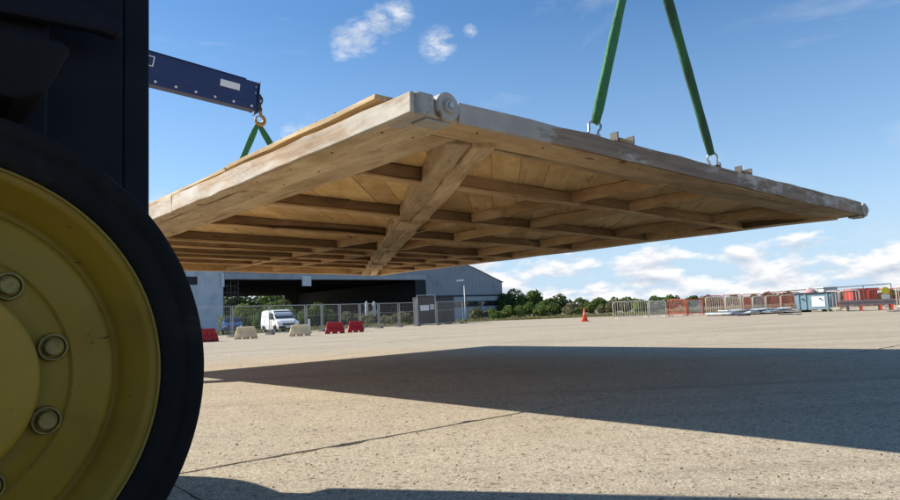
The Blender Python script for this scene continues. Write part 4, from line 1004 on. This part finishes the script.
crowd_barrier(725.5, 741, 46.8, 48, 1.2, D['barrier_white'], 'pale barred barrier behind the middle of the sheets', GB)
for i, (a, b, mm, inf, lab) in enumerate(((743, 752, 'barrier_white', 'red', 'pale framed red mesh barrier behind the sheets'), (753, 765, 'barrier_white', 'mesh', 'pale framed grey mesh barrier behind the sheets'), (766, 780, 'barrier_white', 'red', 'wide red mesh barrier left of the skip'), (781, 795, 'barrier_white', 'red', 'red mesh barrier touching the skip'))):
    crowd_barrier(a, b, 50 + .3 * i, 50.2 + .3 * i, 1.2, D[mm], lab, GB, inf)
crowd_barrier(826, 839, 42, 41.4, 1.25, D['barrier_white'], 'pale barred barrier touching the right side of the skip', GB)
crowd_barrier(840, 859.5, 41.4, 41, 1.25, D['barrier_white'], 'pale framed barrier right of the skip', GB)
crowd_barrier(896.5, 925, 38, 36, 1.3, D['barrier_white'], 'pale barrier cut off by the right picture edge', GB)
for i, (a, b) in enumerate(((700, 722), (722.5, 742), (742.5, 762), (762.5, 782), (782.5, 800))):
    crowd_barrier(a, b, 60, 60, 1.5, D['barrier_red'], 'tall red mesh barrier, %s from the left in the back row' % ORDN[i], 'back row of red mesh barriers', 'red')
for i, (a, b) in enumerate(((826, 846), (847, 868), (869, 889), (890, 912))):
    crowd_barrier(a, b, 55, 54.5, 1.4, D['barrier_red'], 'tall red mesh barrier behind the dark boards, %s from the skip' % ORDN[i], 'red mesh barriers right of the skip', 'red')
# pale sheets lying on the ground
for i, (a, b, Ya, z, w, lab) in enumerate(((716, 748, 43, 0, 2.2, 'pale blue sheet on the ground, left lower one'), (738, 772, 43.5, 0, 2.4, 'pale blue sheet on the ground, middle lower one'), (764, 794, 44, 0, 2.0, 'pale blue sheet on the ground, right lower one'), (722, 760, 43.6, .16, 1.6, 'pale blue sheet on top of the left sheets'), (752, 788, 44.2, .16, 1.5, 'pale blue sheet on top of the right sheets'))):
    p0, p1 = gx(a, Ya), gx(b, Ya + .8 - .3 * i); d = p1 - p0; t = empty('sheet', p0 + Vector((0, 0, z)), math.atan2(d.y, d.x) + rnd.uniform(-.05, .05))
    mb = MB(); n = 8; vs = []
    for k in range(n + 1):
        x = d.length * k / n; zz = .17 + .03 * math.sin(k * 1.3 + i) + rnd.uniform(0, .02)
        vs += [(x, -w / 2 + rnd.uniform(-.08, .08), zz), (x, w / 2, zz), (x, w / 2, zz - .05), (x, -w / 2, zz - .05)]
    mb.add(vs, [(0, 1, 2, 3), (n * 4 + 3, n * 4 + 2, n * 4 + 1, n * 4)] + [(k * 4 + q, k * 4 + (q + 1) % 4, k * 4 + 4 + (q + 1) % 4, k * 4 + 4 + q) for k in range(n) for q in range(4)])
    mb.build('panel', D['sheet'], t)
    for x in (.15, d.length / 2, d.length - .25): MB().box(x, x + .1, -w / 2 + .05, w / 2 - .05, .0, .055).build('bearer', D['timber_dark'], t)
    tag(t, lab, 'sheet', 'pale sheets on the ground')
# builders' skip
c = gx(815.5, 43.0); sk = empty('skip', c, R(-42)); sk.scale = (.9, .9, .92); tag(sk, 'weathered blue and white builders skip behind the barriers', 'skip')
prof = [(-1.05, .16), (.95, .16), (1.18, 1.28), (-1.15, 1.28)]
mb = MB(); yw = .8
inn = [(-1.0, .2), (.9, .2), (1.10, 1.28), (-1.07, 1.28)]
vs = [(x, -yw, z) for x, z in prof] + [(x, yw, z) for x, z in prof] + [(x, -yw + .05, z) for x, z in inn] + [(x, yw - .05, z) for x, z in inn]
mb.add(vs, [(0, 1, 2, 3), (7, 6, 5, 4), (0, 4, 5, 1), (1, 5, 6, 2), (3, 7, 4, 0), (8, 11, 10, 9), (12, 13, 14, 15), (8, 9, 13, 12), (9, 10, 14, 13), (11, 8, 12, 15), (2, 10, 11, 3), (6, 7, 15, 14), (2, 6, 14, 10), (3, 11, 15, 7)])
mb.build('tub', D['skip'], sk)
MB().box(-.05, .78, -.83, -.802, .35, 1.05).build('white_panel', D['skip_white'], sk)
for x in (-.95, -.5, .88): MB().box(x, x + .09, -.85, -.803, .2, 1.25).build('side_rib', D['skip'], sk)
MB().box(-1.18, 1.20, -.86, -.803, 1.24, 1.34).build('rim', D['hangar_dark'], sk); MB().box(-1.18, 1.20, .803, .86, 1.24, 1.34).build('rim', D['hangar_dark'], sk)
for x in (-.8, .5): MB().box(x, x + .3, -.7, .7, 0, .158).build('runner', D['black'], sk)
for x in (-.6, .5): MB().tube([(x, -.8, .9), (x, -.92, .9)], .05, 8).build('lifting_lug', D['black'], sk)
t = empty('rubble_sack', c + Vector((-.25, .1, .95))); tag(t, 'pink and white bulging sack heaped in the skip', 'sack')
MB().lathe([(-.85, .3), (-.4, .42), (0.1, .45), (.38, .36), (.5, .12), (.53, .02)], 14, lambda x, r, a: (r * math.cos(a) * 1.1, r * math.sin(a), x + .02 * math.sin(a * 5))).build('sack_body', D['pink'], t, smooth=True)
MB().tube([(-.2, 0, .42), (-.1, 0, .58), (.1, 0, .58), (.2, 0, .42)], .025, 5).build('strap', D['white'], t)
# long low stack of dark timbers on red trestles
p0, p1 = gx(838, 40.5), gx(899, 39); d = p1 - p0; rz = math.atan2(d.y, d.x)
t0 = empty('timber_stack', p0, rz); tag(t0, 'long low stack of dark boards on red trestles at right', 'timber stack')
for lay in range(3):
    for q in range(5):
        e = rnd.uniform(0, .15); MB().box(e, d.length - rnd.uniform(0, .15), -.65 + q * .26, -.42 + q * .26, .33 + lay * .105, .425 + lay * .105).build('board', D['timber_dark'], t0)
for x in (.4, d.length * .35, d.length * .66, d.length - .5): MB().box(x, x + .12, -.7, .7, 0, .328).build('trestle', D['barrier_red'] if x > 1 else D['timber_dark'], t0)
# red machine body, white van roof, sign and scaffold frame behind
c = gx(861, 70); rm = empty('red_container', c, R(-6)); tag(rm, 'bright red open top container behind the barriers', 'container')
MB().prism([(-1.3, .15), (1.0, .15), (1.3, 1.95), (-1.25, 1.95)], -.9, .9, lambda a, b, w: (a, w, b)).build('tub', D['red_paint'], rm, bevel=.03)
MB().box(-1.33, 1.38, -.96, .96, 1.955, 2.07).build('rim', D['red_paint'], rm, bevel=.02)
for x in (-.9, -.3, .3, .8): MB().box(x, x + .1, -.96, -.902, .2, 1.94).build('side_rib', D['red_paint'], rm)
for x in (-.8, .5): MB().box(x, x + .3, -.7, .7, 0, .148).build('runner', D['black'], rm)
rm.scale = (1, 1, .82)
c = gx(827, 64); wc = empty('storage_box', c, R(4)); tag(wc, 'white lidded storage box behind the skip', 'box')
MB().box(-.65, .65, -.6, .6, .12, 1.75).build('box_body', D['clad_pale'], wc, bevel=.03); MB().box(-.7, .7, -.65, .65, 1.752, 1.9).build('lid', D['white'], wc, bevel=.03)
for x in (-.5, .3): MB().box(x, x + .2, -.5, .5, 0, .119).build('skid', D['black'], wc)
c = gx(885.5, 50); ys = empty('site_sign', c, R(-5)); tag(ys, 'small yellow and white warning sign on a post', 'sign')
MB().tube([(0, 0, 0), (0, 0, 1.5)], .03, 6).build('post', D['galv'], ys)
MB().lathe([(-.02, .30), (.0, .31), (.01, .30)], 20, lambda x, r, a: (r * math.cos(a), x - .05, 1.22 + r * .85 * math.sin(a))).build('yellow_board', D['yellow_sign'], ys)
MB().box(-.28, .28, -.06, -.04, .60, .94).build('white_board', D['white'], ys)
MB().box(-.2, .2, -.2, .2, 0, .05).build('base', D['foot'], ys)
# tubular scaffold frame standing over the stacks
zt0, zt1 = top_h(766, 292.5, 66), top_h(892, 283.5, 58)
pa, pb = gx(766, 66), gx(892, 58)
t = empty('scaffold_frame', pa, math.atan2((pb - pa).y, (pb - pa).x)); tag(t, 'thin grey tubular frame rising above the red barriers', 'scaffold'); Ln = (pb - pa).length
zf = lambda x: zt0 + (zt1 - zt0) * x / Ln
for f_ in (0, .22, .45, .6, .8, 1.0): MB().tube([(Ln * f_, 0, 0), (Ln * f_, 0, zf(Ln * f_))], .035, 6).build('upright', D['dark_steel'], t)
MB().tube([(0, 0, zt0), (Ln, 0, zt1)], .035, 6).build('top_tube', D['dark_steel'], t)
MB().tube([(Ln * .6, 0, zf(Ln * .6) - .45), (Ln, 0, zt1 - .45)], .03, 6).build('lower_tube', D['dark_steel'], t)
for i, (px, Y) in enumerate(((796, 36.5), (784, 38), (893, 34), (742, 40))):
    t = empty('debris', gx(px, Y), rnd.uniform(0, 3)); tag(t, ['dark scrap of wood on the apron below the skip', 'small dark scrap on the apron left of the skip', 'dark scrap on the apron at the far right', 'small scrap in front of the pale sheets'][i], 'debris')
    MB().prism([(-.4, -.06), (.1, -.12), (.45, -.03), (.3, .1), (-.3, .08)], 0.004, .07).build('scrap', D['timber_dark'], t); MB().tube([(-.3, .1, .03), (.2, .25, .03)], .02, 5).build('stick', D['bark'], t)

# loose grit scattered on the apron near the camera
mb = MB()
for k in range(2600):
    y = 2.6 + 14 * rnd.random() ** 1.6; x = rnd.uniform(-.55, .75) * y; s_ = rnd.uniform(.003, .011) * (1 + .5 * (rnd.random() > .97))
    q = [Vector((rnd.uniform(-1, 1), rnd.uniform(-1, 1), rnd.uniform(.2, .9))) * s_ for _ in range(5)]
    mb.add([(x + s_, y, 0), (x - s_ * .5, y + s_ * .8, 0), (x - s_ * .5, y - s_ * .8, 0), (x + q[0].x * .4, y + q[0].y * .4, q[0].z)], [(0, 1, 3), (1, 2, 3), (2, 0, 3)])
tag(kind(mb.build('grit', mat('grit_stone', (.30, .26, .20), (.16, .135, .10), 60, .9), raw=True), 'stuff'), 'loose grit and small stones scattered over the concrete', 'grit')
sc.render.engine = 'CYCLES'
